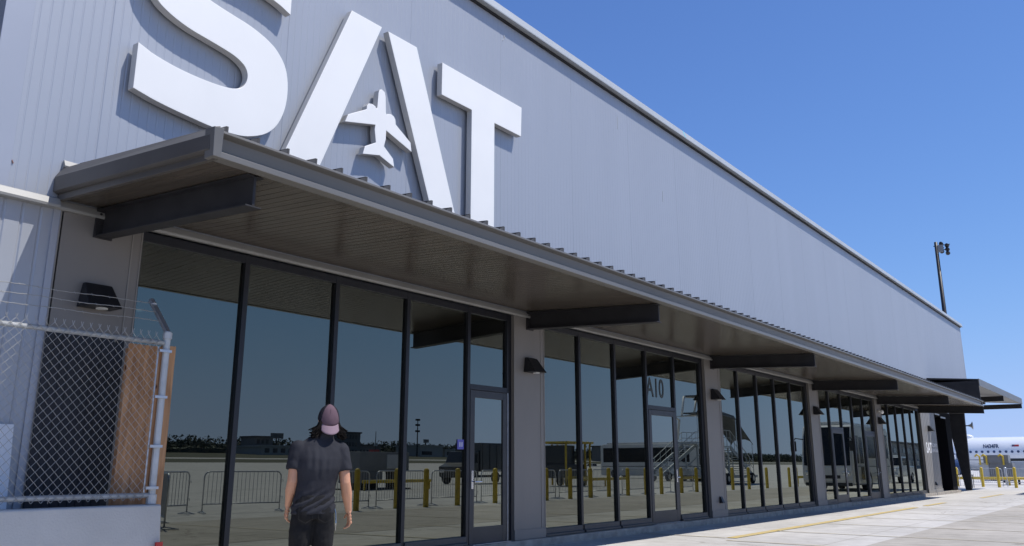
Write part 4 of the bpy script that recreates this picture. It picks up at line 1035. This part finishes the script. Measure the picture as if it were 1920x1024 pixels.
        MB().tube([(.150,-.02,.90),(.166,-.03,.84),(.170,-.04,.76),(.168,-.03,.70)], .0035, 6).tube([(.152,.0,.92),(.160,-.01,.87)], .005, 6).build('key_chain', M['chrome'], J)
    # T-shirt
    s = MB(); s.rings([(-.02,-.004,.835,.182,.136),(-.02,-.004,.90,.180,.134),(-.015,.010,.98,.168,.122),(-.005,.004,1.10,.172,.124),(.002,-.010,1.20,.190,.132),(.006,-.006,1.28,.200,.130),(.010,.006,1.35,.198,.116),(.016,.018,1.41,.172,.098),(.026,.022,1.448,.122,.082),(.038,.020,1.478,.090,.078),(.046,.016,1.503,.074,.074)], 32)
    for sh, el in ((shL,elL),(shR,elR)):
        a0_, e0_ = Vector(sh), Vector(el); q1 = a0_.lerp(e0_, .35); q2 = a0_.lerp(e0_, .66)
        sg_ = 1 if a0_.x > 0 else -1; a0_ = a0_+Vector((-.006*sg_,0,-.008)); s.ball(a0_, .068,.072,.070); s.tube([a0_, q1, q2], [.069,.068,.071], 18)
    def ft(p, n_):
        q = .0035*noise.noise(Vector((p.x*9,p.y*9,p.z*5)))
        if n_.y < .3 and p.z > 1.12:   # upright drape folds on the upper back
            q += .006*math.sin(p.x*105+3*noise.noise(Vector((p.x*4,0,p.z*5))))*max(0, 1-abs(p.z-1.24)/.15)*max(0, 1-abs(p.x+.01)/.15)
        if p.z < 1.06:                 # diagonal pulls above the hem
            q += .007*math.sin((p.z*1.0-p.x*.55)*95+4*noise.noise(Vector((p.x*5,p.y*5,p.z*6))))*max(0, 1-abs(p.z-.93)/.14)
        q += .003*noise.noise(Vector((p.x*30,p.y*30,p.z*14)))
        if abs(p.x-.01) > .2 and p.z < 1.34: q += .0015*math.sin(p.z*70+p.y*40+p.x*60)
        return q
    Tt = baked(s, 't_shirt', tee, t, vx, 9, ft)
    # shoes
    for s_ in (-1,1):
        x_ = -.02+s_*.105
        sh = MB(); sh.ball((x_,.04,.05), .05,.135,.05); sh.box(x_-.042,x_+.042,-.075,.15,.0,.03); sh.ball((x_,-.03,.075), .045,.055,.06)
        baked(sh, 'shoe', M['black'], t, .012, 2)
    # hair
    h = MB(); h.ball(TL @ (hc+Vector((0,-.012,-.004 if cap else .01))), .080,.086,.088 if cap else .108, 20, 14)
    rnd = random.Random(11)
    hc0 = hc.copy(); hc = TL @ (hc+Vector((0,-.02,.0)))
    nL = 230 if detail else 40
    for k in range(nL):
        a = rnd.choice((-.12,math.pi+.12))+rnd.uniform(-.30,.42)*(1 if k % 2 else .6); rr = rnd.uniform(.80,1.0)
        p0 = hc+Vector((math.cos(a)*.080*rr, math.sin(a)*.092*rr-.012, rnd.uniform(-.075,-.015)))
        out = Vector((math.cos(a), math.sin(a)*.5, 0)); fl_ = rnd.uniform(.012,.065) if abs(math.cos(a)) > .55 else rnd.uniform(0,.015)
        ln = rnd.uniform(.075,.125)
        p1 = p0+Vector((0,0,-ln*.5))+out*fl_*.35; p2 = p1+Vector((rnd.gauss(0,.008),rnd.gauss(0,.006),-ln*.4))+out*fl_*.8; p3 = p2+out*.018*rnd.random()+Vector((rnd.gauss(0,.006),0,rnd.uniform(-.012,.010)))
        h.tube([p0,p1,p2,p3], [.009,.008,.005,.0012], 6)
    h.build('hair', hairm, t, smooth=True); hc = hc0
    if cap:
        # cap worn backwards: front panel and brim point at -y
        def dome(a0, a1, m_, nm, off, par):
            b_ = MB(); nu, nv = 20, 12; R3 = Vector((.093,.110,.128)); c0 = hc+Vector((0,-.010,.002)); base = 0
            for iv in range(nv+1):
                th = math.pi/2*iv/nv*.995
                for iu in range(nu+1):
                    a = a0+(a1-a0)*iu/nu; cr = 1+.05*max(0, -math.sin(a))*math.sin(th*1.6)
                    b_.v.append((c0.x+(R3.x+off)*math.cos(a)*math.cos(th)*cr, c0.y+(R3.y+off)*math.sin(a)*math.cos(th)*cr, c0.z-.01+(R3.z+off)*math.sin(th)-.046*max(0,-math.sin(a))*math.cos(th)**1.5))
            w_ = nu+1
            for iv in range(nv):
                for iu in range(nu): b_.f.append((iv*w_+iu, iv*w_+iu+1, (iv+1)*w_+iu+1, (iv+1)*w_+iu))
            b_.v = [tuple(TL @ Vector(q)) for q in b_.v]; o_ = b_.build(nm, m_, par, smooth=True); sd_ = o_.modifiers.new('s','SOLIDIFY'); sd_.thickness = .003; return o_
        cp_ = dome(-math.pi*.5-.95, -math.pi*.5+.95, CAPP, 'cap', .001, t); cp_['label'] = 'backwards trucker cap with dusty pink panel and dark mesh'
        dome(-math.pi*.5+.95, math.pi*1.5-.95, CAPM, 'cap_mesh', -.0005, cp_)
        br = MB(); nu, nv = 16, 6; c0 = hc+Vector((0,-.010,.002))
        for iv in range(nv+1):
            q = iv/nv
            for iu in range(nu+1):
                u = -1+2*iu/nu; a = -math.pi/2+u*.86
                ex = .088*q*math.sqrt(max(0,1-(u*.86)**2*.75))
                x_ = c0.x+.094*math.cos(a)*(1+.10*q*(1-abs(u)*.2)); y_ = c0.y+.108*math.sin(a)-ex*.62
                br.v.append((x_, y_, c0.z-.006-.046*max(0,-math.sin(a))-ex*.78-.010*u*u*q))
        for iv in range(nv):
            for iu in range(nu): br.f.append((iv*(nu+1)+iu, iv*(nu+1)+iu+1, (iv+1)*(nu+1)+iu+1, (iv+1)*(nu+1)+iu))
        br.v = [tuple(TL @ Vector(q)) for q in br.v]
        bo = br.build('brim', mat('brim_cloth',(.25,.17,.20),.8), cp_, smooth=True); sd_ = bo.modifiers.new('s','SOLIDIFY'); sd_.thickness = .004
        cs_ = MB().ball(c0+Vector((0,0,.109)), .008,.008,.005, 10, 6).tube([c0+Vector((0,-.09,.055)), c0+Vector((0,-.062,.083)), c0+Vector((0,-.03,.102))], .0018, 5)
        cs_.v = [tuple(TL @ Vector(q)) for q in cs_.v]; cs_.build('cap_seam', CAPP, cp_)
    return t
person((4.47,5.62,0), R(-31), 'person in faded dark T-shirt, black jeans and backwards pink cap facing the glass', (TEE, JEAN, HAIR))
person((42.2,8.45,.121), R(200), 'person in black clothes standing in the dark recess at the far end', (fabric('black_cloth',(.012,.012,.013),(.008,.008,.009)), JEAN, HAIR), detail=False, scale=.95, cap=False)

# ------------------------------------------------------------------ remap: stretch and shear positions read off the image to suit the refitted camera
KX, KS, KY, W1 = 1.052, .073, 1.032, 8.204
def m_wall(p, far=False, shear=False):
    k = 1.02 if far else .95
    return Vector((KX*p.x+KS*7.95, W1+k*(p.y-7.95), p.z+(.041*max(0,7.95-p.y) if shear else 0)))
def m_direct(p): return Vector((KX*p.x+KS*p.y, KY*p.y, p.z))
G1 = W1+.95*(GY-7.95)
def m_mirror(p):
    yv = 2*GY-p.y; y = 2*G1-KY*yv; return Vector((KX*p.x+KS*yv, y, p.z+(gz(y)-gz(p.y))))
done = set()
def kids(o): return [x for x in bpy.data.objects if x.parent == o]
far_names = ('far_canopy','far_fascia','far_soffit','end_fascia','eave_box')
def warp_abs(o, fn):   # mesh whose vertices are in world coordinates
    for v in o.data.vertices: v.co = fn(v.co.copy())
    o.data.update(); done.add(o.data.name)
def walk_abs(o, fn_of, far=False, can=False):
    n = o.name.split('.')[0]; far = far or n in far_names; can = can or n in ('canopy',)
    if o.type == 'MESH': warp_abs(o, fn_of(far, can))
    for c in kids(o): walk_abs(c, fn_of, far, can)
tops = [o for o in bpy.data.objects if o.parent is None and o.type in ('MESH','EMPTY')]
for o in tops:
    n = o.name.split('.')[0]; loc = o.location.copy()
    if n == 'terminal_building': walk_abs(o, lambda far, can: (lambda q: m_wall(q, far, can)))
    elif n in ('outlet_cover','security_camera','small_sign','paper_notice','dark_panel'): walk_abs(o, lambda far, can: m_wall)
    elif n in ('wall_lamp','horn_loudspeaker'): o.location = m_wall(loc)
    elif n == 'wall_sign':
        o.location = m_wall(loc)
        for c in kids(o):
            for v in c.data.vertices: v.co.x *= KX
    elif n in ('concrete_barrier','plywood_board','insulation_board'): walk_abs(o, lambda far, can: m_direct)
    elif n == 'chain_link_fence':
        o.location = m_direct(loc)
        for c in kids(o):
            for v in c.data.vertices: v.co = Vector((v.co.x*KX+v.co.y*KS, v.co.y*KY, v.co.z))
    elif n == 'painted_line': warp_abs(o, m_direct)
    elif n == 'person': o.location = m_direct(loc) if loc.x < 20 else m_wall(loc)
    elif n == 'airliner': o.location = Vector((KX*loc.x+KS*16, .5, 0))
    elif n in ('floodlight_mast','pay_kiosk','tow_cart','belt_loader','side_table') or (n in ('bollard','crowd_barricade','guard_rail') and loc.x > 54 and loc.y > 6): o.location = m_direct(loc)
    elif n in ('bollard','crowd_barricade','guard_rail','coach','pickup_truck','service_truck','baggage_loader','boarding_stairs','boarding_lift','equipment_cabinet','fuel_office','rental_garage','warehouse','hangar','office_block','hotel_building','white_hangar','cargo_shed','terminal_shed','maintenance_hall','concourse_building','billboard','light_tower','radio_mast'): o.location = m_mirror(loc)
